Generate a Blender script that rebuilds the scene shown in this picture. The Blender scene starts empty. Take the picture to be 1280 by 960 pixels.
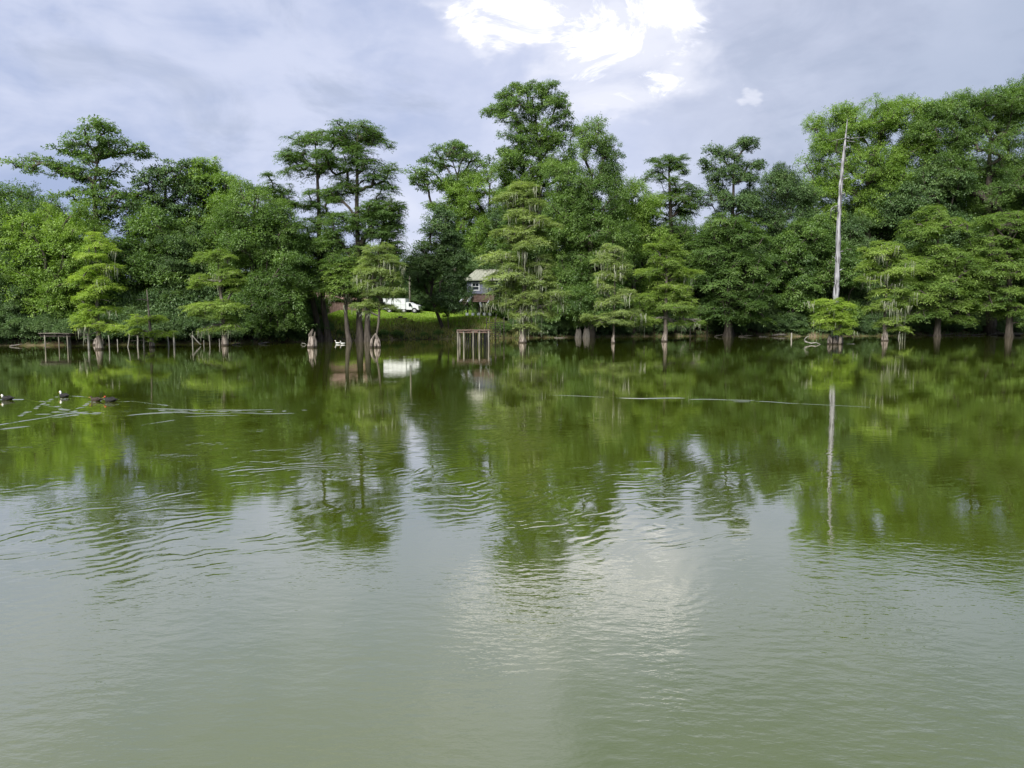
import bpy, math, random
import numpy as np
from mathutils import Vector, Matrix
random.seed(7)
RNG = np.random.default_rng(11)
R = math.radians
scn = bpy.context.scene
COL = scn.collection

# ------------------------------------------------------------------ camera
F = 940.0; W2, H2 = 640.0, 480.0; HOR = 399.0; CH = 2.3
PITCH = math.atan((H2 - HOR) / F)
cd = bpy.data.cameras.new('camera'); cam = bpy.data.objects.new('camera', cd); COL.objects.link(cam)
cam.location = (0, 0, CH); cam.rotation_euler = (R(90) - PITCH, 0, 0)
cd.sensor_width = 36; cd.lens = 36 * F / 1280; cd.clip_end = 8000; cd.clip_start = 0.1
scn.camera = cam

def ray(px, py):
    a = (px - W2) / F; b = (H2 - py) / F
    return Vector((a, math.cos(PITCH) + b * math.sin(PITCH), -math.sin(PITCH) + b * math.cos(PITCH)))
def at(px, py, Y):
    d = ray(px, py); return Vector((0, 0, CH)) + d * (Y / d.y)
def on_water(px, py, z=0.0):
    d = ray(px, py); return Vector((0, 0, CH)) + d * ((z - CH) / d.z)

# ------------------------------------------------------------------ world and sun
scn.view_settings.view_transform = 'Standard'; scn.view_settings.look = 'None'
scn.view_settings.exposure = 0.5; scn.view_settings.gamma = 1.0
SUN_EL, SUN_AZ = R(43), R(208)      # azimuth clockwise from +Y
world = bpy.data.worlds.new('World'); scn.world = world; world.use_nodes = True
nt = world.node_tree; nt.nodes.clear()
def N(tree, typ, **kw):
    n = tree.nodes.new(typ)
    for k, v in kw.items():
        if k == 'inp':
            for i, val in v.items(): n.inputs[i].default_value = val
        else: setattr(n, k, v)
    return n
def build_world():
    L = nt.links.new
    def math_(op, a, b=None, c=None, clamp=False):
        n = N(nt, 'ShaderNodeMath', operation=op, use_clamp=clamp)
        for i, v in enumerate((a, b, c)):
            if v is None: continue
            if isinstance(v, (int, float)): n.inputs[i].default_value = v
            else: L(v, n.inputs[i])
        return n.outputs[0]
    def mixc(f, a, b):
        n = N(nt, 'ShaderNodeMix', data_type='RGBA')
        if isinstance(f, (int, float)): n.inputs[0].default_value = f
        else: L(f, n.inputs[0])
        for i, v in ((6, a), (7, b)):
            if isinstance(v, tuple): n.inputs[i].default_value = (*v, 1)
            else: L(v, n.inputs[i])
        return n.outputs[2]
    def smooth(v, a, b):
        n = N(nt, 'ShaderNodeMapRange', interpolation_type='SMOOTHSTEP')
        L(v, n.inputs[0]); n.inputs[1].default_value = a; n.inputs[2].default_value = b
        return n.outputs[0]
    tc = N(nt, 'ShaderNodeTexCoord')
    dirv = tc.outputs['Generated']
    sky = N(nt, 'ShaderNodeTexSky', sky_type='NISHITA', sun_disc=False, sun_elevation=SUN_EL, sun_rotation=SUN_AZ)
    # stretch: clouds flatter than wide
    mp = N(nt, 'ShaderNodeMapping'); mp.inputs['Scale'].default_value = (1, 1, 1.9); L(dirv, mp.inputs[0])
    def noise(scale, detail, rough=.55, dist=0, off=(0, 0, 0), src=None):
        m = N(nt, 'ShaderNodeMapping'); m.inputs['Location'].default_value = off; L(src or mp.outputs[0], m.inputs[0])
        n = N(nt, 'ShaderNodeTexNoise'); n.inputs['Scale'].default_value = scale; n.inputs['Detail'].default_value = detail
        n.inputs['Roughness'].default_value = rough; n.inputs['Distortion'].default_value = dist
        L(m.outputs[0], n.inputs[0]); return n
    warpn = noise(4.0, 5, .62, off=(3, 1, 2))
    w2 = noise(13.0, 4, .6, off=(1, 7, 2))
    def warped(src, n, amt):
        s = N(nt, 'ShaderNodeVectorMath', operation='SUBTRACT'); L(n.outputs['Color'], s.inputs[0]); s.inputs[1].default_value = (.5, .5, .5)
        k = N(nt, 'ShaderNodeVectorMath', operation='SCALE'); L(s.outputs[0], k.inputs[0]); k.inputs['Scale'].default_value = amt
        a = N(nt, 'ShaderNodeVectorMath', operation='ADD'); L(src, a.inputs[0]); L(k.outputs[0], a.inputs[1]); return a.outputs[0]
    wd = warped(warped(dirv, warpn, .20), w2, .09)
    def blob(px, py, rx, ry):
        c = ray(px, py).normalized()
        s = N(nt, 'ShaderNodeVectorMath', operation='SUBTRACT'); L(wd, s.inputs[0]); s.inputs[1].default_value = c
        k = N(nt, 'ShaderNodeVectorMath', operation='MULTIPLY'); L(s.outputs[0], k.inputs[0])
        k.inputs[1].default_value = (F / rx, F / max(rx, ry) * .6, F / ry)
        l = N(nt, 'ShaderNodeVectorMath', operation='LENGTH'); L(k.outputs[0], l.inputs[0])
        return smooth(l.outputs['Value'], 1.15, .45)
    n1 = noise(2.6, 6, .55, .3, off=(5.2, 2, 0)); n2 = noise(7.5, 5, .55, .5, off=(0, 4, 1))
    tone = math_('ADD', math_('MULTIPLY', n1.outputs[0], .65), math_('MULTIPLY', n2.outputs[0], .35))
    t = smooth(tone, .40, .60)
    base = mixc(t, (.385, .465, .69), (.64, .69, .87))
    # heavier grey bank on the right
    sx = N(nt, 'ShaderNodeSeparateXYZ'); L(wd, sx.inputs[0])
    g = math_('MULTIPLY', smooth(sx.outputs[0], .11, .30), .85)
    gray = mixc(t, (.27, .325, .455), (.42, .485, .63))
    base = mixc(g, base, gray)
    # thin bright breaks where the sun sits behind the cloud
    b = math_('MAXIMUM', blob(778, 66, 130, 92), math_('MULTIPLY', blob(660, 2, 170, 44), .9))
    b = math_('MAXIMUM', b, math_('MULTIPLY', blob(930, 112, 22, 16), .8))
    b = math_('MAXIMUM', b, math_('MULTIPLY', blob(515, 285, 50, 80), .45))
    glow = blob(770, 40, 360, 240)
    base = mixc(math_('MULTIPLY', glow, .45), base, (.76, .79, .95))
    n3 = noise(9.0, 7, .66, 1.2, off=(2, 2, 9))
    holes = smooth(n3.outputs[0], .40, .60)
    pre = smooth(math_('ADD', b, math_('MULTIPLY', math_('SUBTRACT', n2.outputs[0], .5), 2.2)), .15, 1.0)
    base = mixc(math_('MULTIPLY', math_('MULTIPLY', pre, b), .75), base, (.92, .93, 1.02))
    b2 = smooth(math_('ADD', math_('MULTIPLY', b, .95), math_('MULTIPLY', math_('SUBTRACT', n3.outputs[0], .5), 3.6)), .84, 1.40)
    b2 = math_('MULTIPLY', b2, b)
    base = mixc(b2, base, (1.38, 1.36, 1.42))
    # thin grey scud drifting in front
    n4 = noise(5.0, 6, .6, .8, off=(7, 1, 4))
    scud = math_('MULTIPLY', smooth(n4.outputs[0], .53, .70), .55)
    base = mixc(scud, base, (.40, .46, .61))
    # an overcast sky is lighter towards the zenith
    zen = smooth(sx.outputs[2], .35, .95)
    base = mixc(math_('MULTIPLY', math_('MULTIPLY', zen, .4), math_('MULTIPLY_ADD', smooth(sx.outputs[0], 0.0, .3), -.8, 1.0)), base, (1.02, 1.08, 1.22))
    up = smooth(sx.outputs[2], .36, .47)
    rgt = smooth(sx.outputs[0], .015, .10)
    lf = smooth(sx.outputs[0], .05, -.12)
    base = mixc(math_('MULTIPLY', math_('MULTIPLY', up, rgt), .80), base, mixc(t, (.215, .265, .345), (.33, .385, .48)))
    base = mixc(math_('MULTIPLY', math_('MULTIPLY', up, lf), .55), base, mixc(t, (.58, .61, .74), (.86, .87, .98)))
    # below the horizon: dark earth tone
    low = smooth(sx.outputs[2], -.02, -.3)
    base = mixc(low, base, (.12, .15, .10))
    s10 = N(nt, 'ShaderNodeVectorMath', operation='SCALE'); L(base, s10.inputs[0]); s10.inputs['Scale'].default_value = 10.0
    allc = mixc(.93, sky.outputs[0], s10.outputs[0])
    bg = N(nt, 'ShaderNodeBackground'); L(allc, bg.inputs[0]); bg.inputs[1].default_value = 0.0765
    out = N(nt, 'ShaderNodeOutputWorld'); L(bg.outputs[0], out.inputs[0])
build_world()
sd = bpy.data.lights.new('sun', 'SUN'); sun = bpy.data.objects.new('sun', sd); COL.objects.link(sun)
sd.energy = 5.0; sd.angle = R(26); sd.color = (1, .975, .925)
sv = Vector((math.sin(SUN_AZ) * math.cos(SUN_EL), math.cos(SUN_AZ) * math.cos(SUN_EL), math.sin(SUN_EL)))
sun.rotation_euler = sv.to_track_quat('Z', 'Y').to_euler(); sun.location = (0, -20, 60)
scn.cycles.max_bounces = 6; scn.cycles.diffuse_bounces = 3; scn.cycles.glossy_bounces = 3
scn.cycles.transmission_bounces = 4; scn.cycles.transparent_max_bounces = 8
scn.cycles.caustics_reflective = False; scn.cycles.caustics_refractive = False
scn.cycles.sample_clamp_indirect = 4

# ------------------------------------------------------------------ materials
def mat(name):
    m = bpy.data.materials.new(name); m.use_nodes = True; m.node_tree.nodes.clear(); return m
def ramp(t, fac, stops):
    n = t.nodes.new('ShaderNodeValToRGB'); e = n.color_ramp.elements
    while len(e) < len(stops): e.new(.5)
    for i, (p, c) in enumerate(stops): e[i].position = p; e[i].color = (*c, 1)
    t.links.new(fac, n.inputs[0]); return n.outputs[0]
def leaf_mat(name, dark, mid, light, trans=.40):
    m = mat(name); t = m.node_tree; L = t.links.new
    a = N(t, 'ShaderNodeAttribute', attribute_name='tint')
    g = N(t, 'ShaderNodeNewGeometry'); n = N(t, 'ShaderNodeTexNoise'); n.inputs['Scale'].default_value = .22; n.inputs['Detail'].default_value = 3
    L(g.outputs['Position'], n.inputs[0])
    ad = N(t, 'ShaderNodeMath', operation='MULTIPLY_ADD'); L(n.outputs[0], ad.inputs[0]); ad.inputs[1].default_value = .9; 
    sb = N(t, 'ShaderNodeMath', operation='SUBTRACT'); L(a.outputs['Fac'], sb.inputs[0]); sb.inputs[1].default_value = .45
    L(sb.outputs[0], ad.inputs[2])
    dark, mid, light = [(c[0] * 1.66, c[1] * 1.56, c[2] * 1.50) for c in (dark, mid, light)]
    c = ramp(t, ad.outputs[0], [(.1, dark), (.5, mid), (.95, light)])
    d = N(t, 'ShaderNodeBsdfDiffuse'); L(c, d.inputs[0])
    tr = N(t, 'ShaderNodeBsdfTranslucent')
    mu = N(t, 'ShaderNodeMix', data_type='RGBA', blend_type='MULTIPLY'); mu.inputs[0].default_value = 1; L(c, mu.inputs[6]); mu.inputs[7].default_value = (1.25, 1.35, .55, 1)
    L(mu.outputs[2], tr.inputs[0])
    mx = N(t, 'ShaderNodeMixShader'); mx.inputs[0].default_value = trans; L(d.outputs[0], mx.inputs[1]); L(tr.outputs[0], mx.inputs[2])
    gl = N(t, 'ShaderNodeBsdfGlossy'); gl.inputs['Roughness'].default_value = .5; gl.inputs[0].default_value = (1, 1, 1, 1)
    m2 = N(t, 'ShaderNodeMixShader'); m2.inputs[0].default_value = .025; L(mx.outputs[0], m2.inputs[1]); L(gl.outputs[0], m2.inputs[2])
    o = N(t, 'ShaderNodeOutputMaterial'); L(m2.outputs[0], o.inputs[0]); return m
M = {}
M['leaf_mid'] = leaf_mat('leaf_mid', (.042, .084, .024), (.078, .143, .034), (.125, .20, .052))
M['leaf_dark'] = leaf_mat('leaf_dark', (.034, .068, .026), (.056, .105, .036), (.088, .145, .048), .22)
M['leaf_bright'] = leaf_mat('leaf_bright', (.070, .130, .026), (.120, .205, .036), (.170, .260, .055))
M['cyp'] = leaf_mat('cypress_needles', (.065, .118, .032), (.110, .180, .042), (.155, .230, .058))
M['cyp_bright'] = leaf_mat('cypress_bright', (.115, .19, .035), (.185, .275, .050), (.245, .335, .075))
M['cyp_light'] = leaf_mat('cypress_light', (.095, .155, .038), (.15, .225, .055), (.205, .285, .075))
M['cyp_dark'] = leaf_mat('cypress_dark', (.042, .082, .026), (.068, .125, .036), (.105, .170, .050))
M['cyp_grey'] = leaf_mat('cypress_grey', (.105, .155, .062), (.165, .225, .082), (.22, .285, .11))
M['grassleaf'] = leaf_mat('grass_blades', (.10, .17, .02), (.16, .25, .03), (.22, .31, .05), .3)
M['weed'] = leaf_mat('bank_weed', (.08, .09, .035), (.15, .17, .045), (.20, .20, .08), .4)

def rough_mat(name, stops, scale=(6, 6, 6), rough=.85, bump=.4, detail=6, coord='Object', spec=.2, extra=None):
    m = mat(name); t = m.node_tree; L = t.links.new
    tc = N(t, 'ShaderNodeTexCoord'); mp = N(t, 'ShaderNodeMapping'); mp.inputs['Scale'].default_value = scale
    L(tc.outputs[coord], mp.inputs[0])
    n = N(t, 'ShaderNodeTexNoise'); n.inputs['Scale'].default_value = 1; n.inputs['Detail'].default_value = detail; L(mp.outputs[0], n.inputs[0])
    c = ramp(t, n.outputs[0], stops)
    if extra: c = extra(t, tc, c)
    p = N(t, 'ShaderNodeBsdfPrincipled'); L(c, p.inputs['Base Color']); p.inputs['Roughness'].default_value = rough
    p.inputs['Specular IOR Level'].default_value = spec
    b = N(t, 'ShaderNodeBump'); b.inputs['Strength'].default_value = bump; b.inputs['Distance'].default_value = .05
    L(n.outputs[0], b.inputs['Height']); L(b.outputs[0], p.inputs['Normal'])
    o = N(t, 'ShaderNodeOutputMaterial'); L(p.outputs[0], o.inputs[0]); return m
M['bark'] = rough_mat('bark_dark', [(.3, (.035, .028, .022)), (.7, (.10, .085, .07))], (5, 5, 1.2), bump=.8)
M['bark_grey'] = rough_mat('bark_grey', [(.3, (.075, .066, .056)), (.7, (.20, .18, .155))], (6, 6, 1.0), bump=.8)
def waterstain(t, tc, c):
    s = N(t, 'ShaderNodeSeparateXYZ'); t.links.new(tc.outputs['Object'], s.inputs[0])
    n = N(t, 'ShaderNodeTexNoise'); n.inputs['Scale'].default_value = 3; t.links.new(tc.outputs['Object'], n.inputs[0])
    a = N(t, 'ShaderNodeMath', operation='MULTIPLY_ADD'); t.links.new(n.outputs[0], a.inputs[0]); a.inputs[1].default_value = .5; t.links.new(s.outputs[2], a.inputs[2])
    r = N(t, 'ShaderNodeMapRange'); t.links.new(a.outputs[0], r.inputs[0]); r.inputs[1].default_value = 1.15; r.inputs[2].default_value = .95
    mx = N(t, 'ShaderNodeMix', data_type='RGBA'); t.links.new(r.outputs[0], mx.inputs[0]); t.links.new(c, mx.inputs[6])
    n2 = N(t, 'ShaderNodeTexNoise'); n2.inputs['Scale'].default_value = 1
    mp = N(t, 'ShaderNodeMapping'); mp.inputs['Scale'].default_value = (9, 9, 1.5); t.links.new(tc.outputs['Object'], mp.inputs[0]); t.links.new(mp.outputs[0], n2.inputs[0])
    pale = ramp(t, n2.outputs[0], [(.38, (.06, .048, .038)), (.48, (.20, .165, .14)), (.68, (.36, .31, .265))])
    t.links.new(pale, mx.inputs[7])
    # thin wet band just above the water
    r2 = N(t, 'ShaderNodeMapRange'); t.links.new(s.outputs[2], r2.inputs[0]); r2.inputs[1].default_value = .16; r2.inputs[2].default_value = .10
    m2 = N(t, 'ShaderNodeMix', data_type='RGBA'); t.links.new(r2.outputs[0], m2.inputs[0]); t.links.new(mx.outputs[2], m2.inputs[6]); m2.inputs[7].default_value = (.05, .04, .03, 1)
    return m2.outputs[2]
M['bark_water'] = rough_mat('bark_waterline', [(.3, (.07, .058, .048)), (.7, (.17, .145, .12))], (7, 7, 1.4), bump=.9, extra=waterstain)
M['deadwood'] = rough_mat('deadwood', [(.40, (.065, .062, .064)), (.48, (.23, .225, .235)), (.66, (.39, .385, .40))], (9, 9, .9), bump=.9)
M['palewood'] = rough_mat('palewood', [(.3, (.15, .14, .12)), (.7, (.36, .34, .30))], (8, 8, 1.2), bump=.5)
M['moss'] = leaf_mat('spanish_moss', (.10, .115, .08), (.155, .175, .125), (.21, .23, .17), .25)
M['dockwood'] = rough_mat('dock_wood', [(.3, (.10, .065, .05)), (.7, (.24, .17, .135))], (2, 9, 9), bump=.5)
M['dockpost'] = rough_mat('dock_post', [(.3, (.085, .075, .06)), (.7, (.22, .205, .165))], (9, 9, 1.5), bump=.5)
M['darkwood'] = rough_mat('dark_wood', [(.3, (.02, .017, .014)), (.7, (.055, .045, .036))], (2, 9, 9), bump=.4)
M['redplank'] = rough_mat('red_plank', [(.3, (.12, .075, .06)), (.7, (.21, .14, .115))], (3, 3, 9))
M['brownwall'] = rough_mat('brown_wall', [(.3, (.16, .10, .08)), (.7, (.27, .185, .155))], (3, 3, 3))
M['bluewall'] = rough_mat('blue_grey_wall', [(.3, (.13, .14, .185)), (.7, (.19, .205, .26))], (2, 2, 8), bump=.3)
M['roof'] = rough_mat('metal_roof', [(.3, (.20, .205, .165)), (.7, (.33, .335, .275))], (9, 1, 1), rough=.5)
M['white'] = rough_mat('white_paint', [(.3, (.55, .57, .58)), (.7, (.66, .68, .69))], (2, 2, 2), rough=.45, bump=.05, spec=.4)
M['whitegrey'] = rough_mat('grey_seam', [(.3, (.40, .41, .42)), (.7, (.50, .51, .52))], (2, 2, 2), rough=.5, bump=.05)
M['rubber'] = rough_mat('rubber', [(.3, (.015, .015, .015)), (.7, (.03, .03, .03))], rough=.7)
M['steel'] = rough_mat('steel', [(.3, (.25, .25, .26)), (.7, (.40, .40, .41))], rough=.4)
M['duckblack'] = rough_mat('black_feathers', [(.3, (.012, .011, .010)), (.7, (.03, .028, .026))], (30, 30, 30), rough=.6)
M['duckbrown'] = rough_mat('brown_feathers', [(.3, (.03, .022, .016)), (.7, (.07, .05, .035))], (30, 30, 30), rough=.6)
M['duckwhite'] = rough_mat('white_feathers', [(.3, (.6, .59, .55)), (.7, (.75, .74, .70))], (30, 30, 30), rough=.7)
M['bill'] = rough_mat('bill', [(.3, (.45, .22, .05)), (.7, (.6, .3, .08))], rough=.5)
M['red'] = rough_mat('red_skin', [(.3, (.40, .06, .03)), (.7, (.5, .09, .05))], rough=.5)
def glass_mat():
    m = mat('window_glass'); t = m.node_tree
    p = N(t, 'ShaderNodeBsdfPrincipled'); p.inputs['Base Color'].default_value = (.02, .025, .03, 1); p.inputs['Roughness'].default_value = .08
    o = N(t, 'ShaderNodeOutputMaterial'); t.links.new(p.outputs[0], o.inputs[0]); return m
M['glass'] = glass_mat()

def water_mat():
    m = mat('lake_water'); t = m.node_tree; L = t.links.new
    g = N(t, 'ShaderNodeNewGeometry'); pos = g.outputs['Position']
    def mth(op, a, b=None, c=None, clamp=False):
        n = N(t, 'ShaderNodeMath', operation=op, use_clamp=clamp)
        for i, v in enumerate((a, b, c)):
            if v is None: continue
            if isinstance(v, (int, float)): n.inputs[i].default_value = v
            else: L(v, n.inputs[i])
        return n.outputs[0]
    def mapping(loc, rot, sc, src=None):
        k = N(t, 'ShaderNodeMapping'); k.inputs['Location'].default_value = loc; k.inputs['Rotation'].default_value = rot; k.inputs['Scale'].default_value = sc
        L(src or pos, k.inputs[0]); return k.outputs[0]
    def noise(v, s, d, r=.5, di=0):
        n = N(t, 'ShaderNodeTexNoise'); L(v, n.inputs[0]); n.inputs['Scale'].default_value = s; n.inputs['Detail'].default_value = d
        n.inputs['Roughness'].default_value = r; n.inputs['Distortion'].default_value = di; return n.outputs[0]
    def sm(v, a, b):
        n = N(t, 'ShaderNodeMapRange', interpolation_type='SMOOTHSTEP'); L(v, n.inputs[0]); n.inputs[1].default_value = a; n.inputs[2].default_value = b; return n.outputs[0]
    s = N(t, 'ShaderNodeSeparateXYZ'); L(pos, s.inputs[0]); X, Y = s.outputs[0], s.outputs[1]
    # running ripples: curved phase, irregular spacing
    ph = mth('ADD', mth('MULTIPLY', X, .62), mth('MULTIPLY', Y, -.78))
    ph = mth('ADD', ph, mth('MULTIPLY', mth('MULTIPLY', X, mth('SUBTRACT', Y, 10)), -.028))
    ph = mth('ADD', ph, mth('MULTIPLY', noise(pos, .6, 3), 1.9))
    ph = mth('ADD', ph, mth('MULTIPLY', noise(pos, 3.2, 3), .22))
    wav = mth('SINE', mth('MULTIPLY', ph, 2 * math.pi / .215))
    crest = noise(mapping((0, 0, 0), (0, 0, R(35)), (.8, 2.6, 1)), 1.1, 3)
    patch = noise(mapping((3.1, 7.7, 0), (0, 0, 0), (1, .55, 1)), .33, 3)
    amp = mth('MULTIPLY', sm(crest, .34, .62), sm(patch, .37, .62))
    # the ripples die out towards the camera and to the far right
    near = sm(Y, 4.2, 8.0)
    far = sm(Y, 26, 11.5)
    lft = sm(X, 4.0, -1.5)
    amp = mth('MULTIPLY', amp, mth('MULTIPLY', mth('MULTIPLY', near, far), mth('ADD', mth('MULTIPLY', lft, .85), .15)))
    h = mth('MULTIPLY', mth('MULTIPLY', wav, amp), .00175)
    # fine cat's-paw chop
    c1 = noise(mapping((0, 0, 0), (0, 0, R(18)), (1, 2.3, 1)), 3.2, 4, .55)
    p2 = sm(noise(mapping((9, 2, 0), (0, 0, R(-20)), (1, .7, 1)), .45, 3), .40, .68)
    calm = mth('ADD', mth('MULTIPLY', mth('MULTIPLY', sm(Y, 7.4, 4.2), mth('MULTIPLY_ADD', sm(X, -1.5, 2.0), -.45, 1.0)), .86), .14)
    c3 = noise(mapping((0, 3, 0), (0, 0, R(40)), (1, 1.9, 1)), 6.5, 3, .5)
    fine = mth('MULTIPLY', mth('MULTIPLY', c3, mth('MULTIPLY', mth('MULTIPLY_ADD', p2, .6, .4), sm(Y, 9, 5))), .0055)
    h = mth('ADD', h, fine)
    h = mth('ADD', h, mth('MULTIPLY', mth('MULTIPLY', mth('MULTIPLY', c1, mth('ADD', mth('MULTIPLY', p2, .70), .30)), calm), .0105))
    # long low swell
    c2 = noise(mapping((4, 0, 0), (0, 0, R(25)), (.8, 2.0, 1)), .9, 3)
    h = mth('ADD', h, mth('MULTIPLY', mth('MULTIPLY', c2, calm), .0075))
    b = N(t, 'ShaderNodeBump'); b.inputs['Strength'].default_value = 1; b.inputs['Distance'].default_value = 1.0; L(h, b.inputs['Height'])
    # algae-green body
    al = noise(mapping((0, 0, 0), (0, 0, R(30)), (1, .6, 1)), .35, 4)
    body = ramp(t, al, [(.3, (.052, .074, .005)), (.7, (.072, .092, .009))])
    d = N(t, 'ShaderNodeBsdfDiffuse'); L(body, d.inputs[0])
    gl = N(t, 'ShaderNodeBsdfGlossy'); gl.inputs['Roughness'].default_value = .006; gl.inputs[0].default_value = (1.0, .965, .93, 1); L(b.outputs[0], gl.inputs['Normal'])
    lwt = N(t, 'ShaderNodeLayerWeight'); lwt.inputs['Blend'].default_value = .5; L(b.outputs[0], lwt.inputs['Normal'])
    frv = mth('MULTIPLY_ADD', mth('POWER', lwt.outputs['Facing'], 2.3), .92, .08)
    mx = N(t, 'ShaderNodeMixShader'); L(frv, mx.inputs[0]); L(d.outputs[0], mx.inputs[1]); L(gl.outputs[0], mx.inputs[2])
    o = N(t, 'ShaderNodeOutputMaterial'); L(mx.outputs[0], o.inputs[0]); return m
M['water'] = water_mat()
def ground_mat():
    m = mat('ground_soil_grass'); t = m.node_tree; L = t.links.new
    g = N(t, 'ShaderNodeNewGeometry')
    n = N(t, 'ShaderNodeTexNoise'); n.inputs['Scale'].default_value = .9; n.inputs['Detail'].default_value = 7; L(g.outputs['Position'], n.inputs[0])
    soil = ramp(t, n.outputs[0], [(.35, (.05, .036, .022)), (.5, (.085, .085, .035)), (.65, (.16, .125, .085))])
    gr = ramp(t, n.outputs[0], [(.3, (.14, .25, .02)), (.7, (.24, .37, .035))])
    a = N(t, 'ShaderNodeAttribute', attribute_name='lawn')
    mx = N(t, 'ShaderNodeMix', data_type='RGBA'); L(a.outputs['Fac'], mx.inputs[0]); L(soil, mx.inputs[6]); L(gr, mx.inputs[7])
    d = N(t, 'ShaderNodeBsdfDiffuse'); L(mx.outputs[2], d.inputs[0])
    b = N(t, 'ShaderNodeBump'); b.inputs['Strength'].default_value = .8; b.inputs['Distance'].default_value = .2; L(n.outputs[0], b.inputs['Height']); L(b.outputs[0], d.inputs['Normal'])
    o = N(t, 'ShaderNodeOutputMaterial'); L(d.outputs[0], o.inputs[0]); return m
M['ground'] = ground_mat()

# ------------------------------------------------------------------ object helpers
def fast_mesh(name, v, faces, tint=None, smooth=False):
    """v (n,3); faces (m,k) of equal size k"""
    me = bpy.data.meshes.new(name); v = np.asarray(v, dtype=np.float32); f = np.asarray(faces, dtype=np.int32); k = f.shape[1]
    me.vertices.add(len(v)); me.vertices.foreach_set('co', v.ravel())
    me.loops.add(f.size); me.loops.foreach_set('vertex_index', f.ravel())
    me.polygons.add(len(f)); me.polygons.foreach_set('loop_start', np.arange(0, f.size, k, dtype=np.int32))
    me.update(calc_edges=True)
    if tint is not None:
        a = me.attributes.new('tint', 'FLOAT', 'FACE'); a.data.foreach_set('value', np.asarray(tint, dtype=np.float32))
    if smooth: me.polygons.foreach_set('use_smooth', np.ones(len(f), dtype=bool))
    return me
def link(name, me, m=None, parent=None, loc=None, rot=None):
    o = bpy.data.objects.new(name, me); COL.objects.link(o)
    if m is not None and not me.materials: me.materials.append(M[m])
    if parent: o.parent = parent
    if loc is not None: o.location = loc
    if rot is not None: o.rotation_euler = rot
    return o
def tag(o, label=None, cat=None, group=None, kind=None):
    if label: o['label'] = label
    if cat: o['category'] = cat
    if group: o['group'] = group
    if kind: o['kind'] = kind
    return o
def thing(name, label, cat, loc, rz=0, group=None):
    o = bpy.data.objects.new(name, None); COL.objects.link(o); o.location = loc; o.rotation_euler = (0, 0, rz)
    o.empty_display_size = .3
    return tag(o, label, cat, group)
class MB:
    """collects shapes as one mesh"""
    def __init__(s): s.v = []; s.f = []
    def box(s, c, d, rot=None, bev=0.0):
        hx, hy, hz = d[0] / 2, d[1] / 2, d[2] / 2; b = len(s.v)
        P = [Vector((x, y, z)) for z in (-hz, hz) for x, y in ((-hx, -hy), (hx, -hy), (hx, hy), (-hx, hy))]
        for p in P:
            if rot is not None: p = rot @ p
            s.v.append(p + Vector(c))
        s.f += [tuple(b + i for i in q) for q in ((3, 2, 1, 0), (4, 5, 6, 7), (0, 1, 5, 4), (1, 2, 6, 5), (2, 3, 7, 6), (3, 0, 4, 7))]; return s
    def tube(s, pts, rad, n=7, cap=True, flute=None):
        pts = [Vector(p) for p in pts]; b0 = len(s.v)
        ref = Vector((1, 0, 0))
        for i, p in enumerate(pts):
            d = (pts[min(i + 1, len(pts) - 1)] - pts[max(i - 1, 0)]).normalized()
            u = ref - d * ref.dot(d)
            if u.length < .05: u = Vector((0, 1, 0)) - d * d.y
            u.normalize(); w = d.cross(u); ref = u
            for k in range(n):
                a = 2 * math.pi * k / n; r = rad[i]
                if flute: r *= 1 + flute[1] * (flute[2][i]) * math.cos(flute[0] * a + flute[3])
                s.v.append(p + (u * math.cos(a) + w * math.sin(a)) * r)
        for i in range(len(pts) - 1):
            for k in range(n):
                a = b0 + i * n + k; c = b0 + i * n + (k + 1) % n
                s.f.append((a, c, c + n, a + n))
        if cap:
            s.f.append(tuple(b0 + k for k in reversed(range(n)))); e = b0 + (len(pts) - 1) * n
            s.f.append(tuple(e + k for k in range(n)))
        return s
    def loft(s, sections):
        """sections: list of equal-length point rings"""
        b0 = len(s.v); n = len(sections[0])
        for r in sections: s.v += [Vector(p) for p in r]
        for i in range(len(sections) - 1):
            for k in range(n):
                a = b0 + i * n + k; c = b0 + i * n + (k + 1) % n
                s.f.append((a, c, c + n, a + n))
        s.f.append(tuple(b0 + k for k in reversed(range(n)))); e = b0 + (len(sections) - 1) * n
        s.f.append(tuple(e + k for k in range(n))); return s
    def build(s, name, m, parent=None, off=None, smooth=False):
        me = bpy.data.meshes.new(name); o = Vector(off) if off is not None else Vector((0, 0, 0))
        me.from_pydata([tuple(p - o) for p in s.v], [], s.f); me.update()
        if smooth: me.polygons.foreach_set('use_smooth', [True] * len(me.polygons))
        return link(name, me, m, parent)

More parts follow.
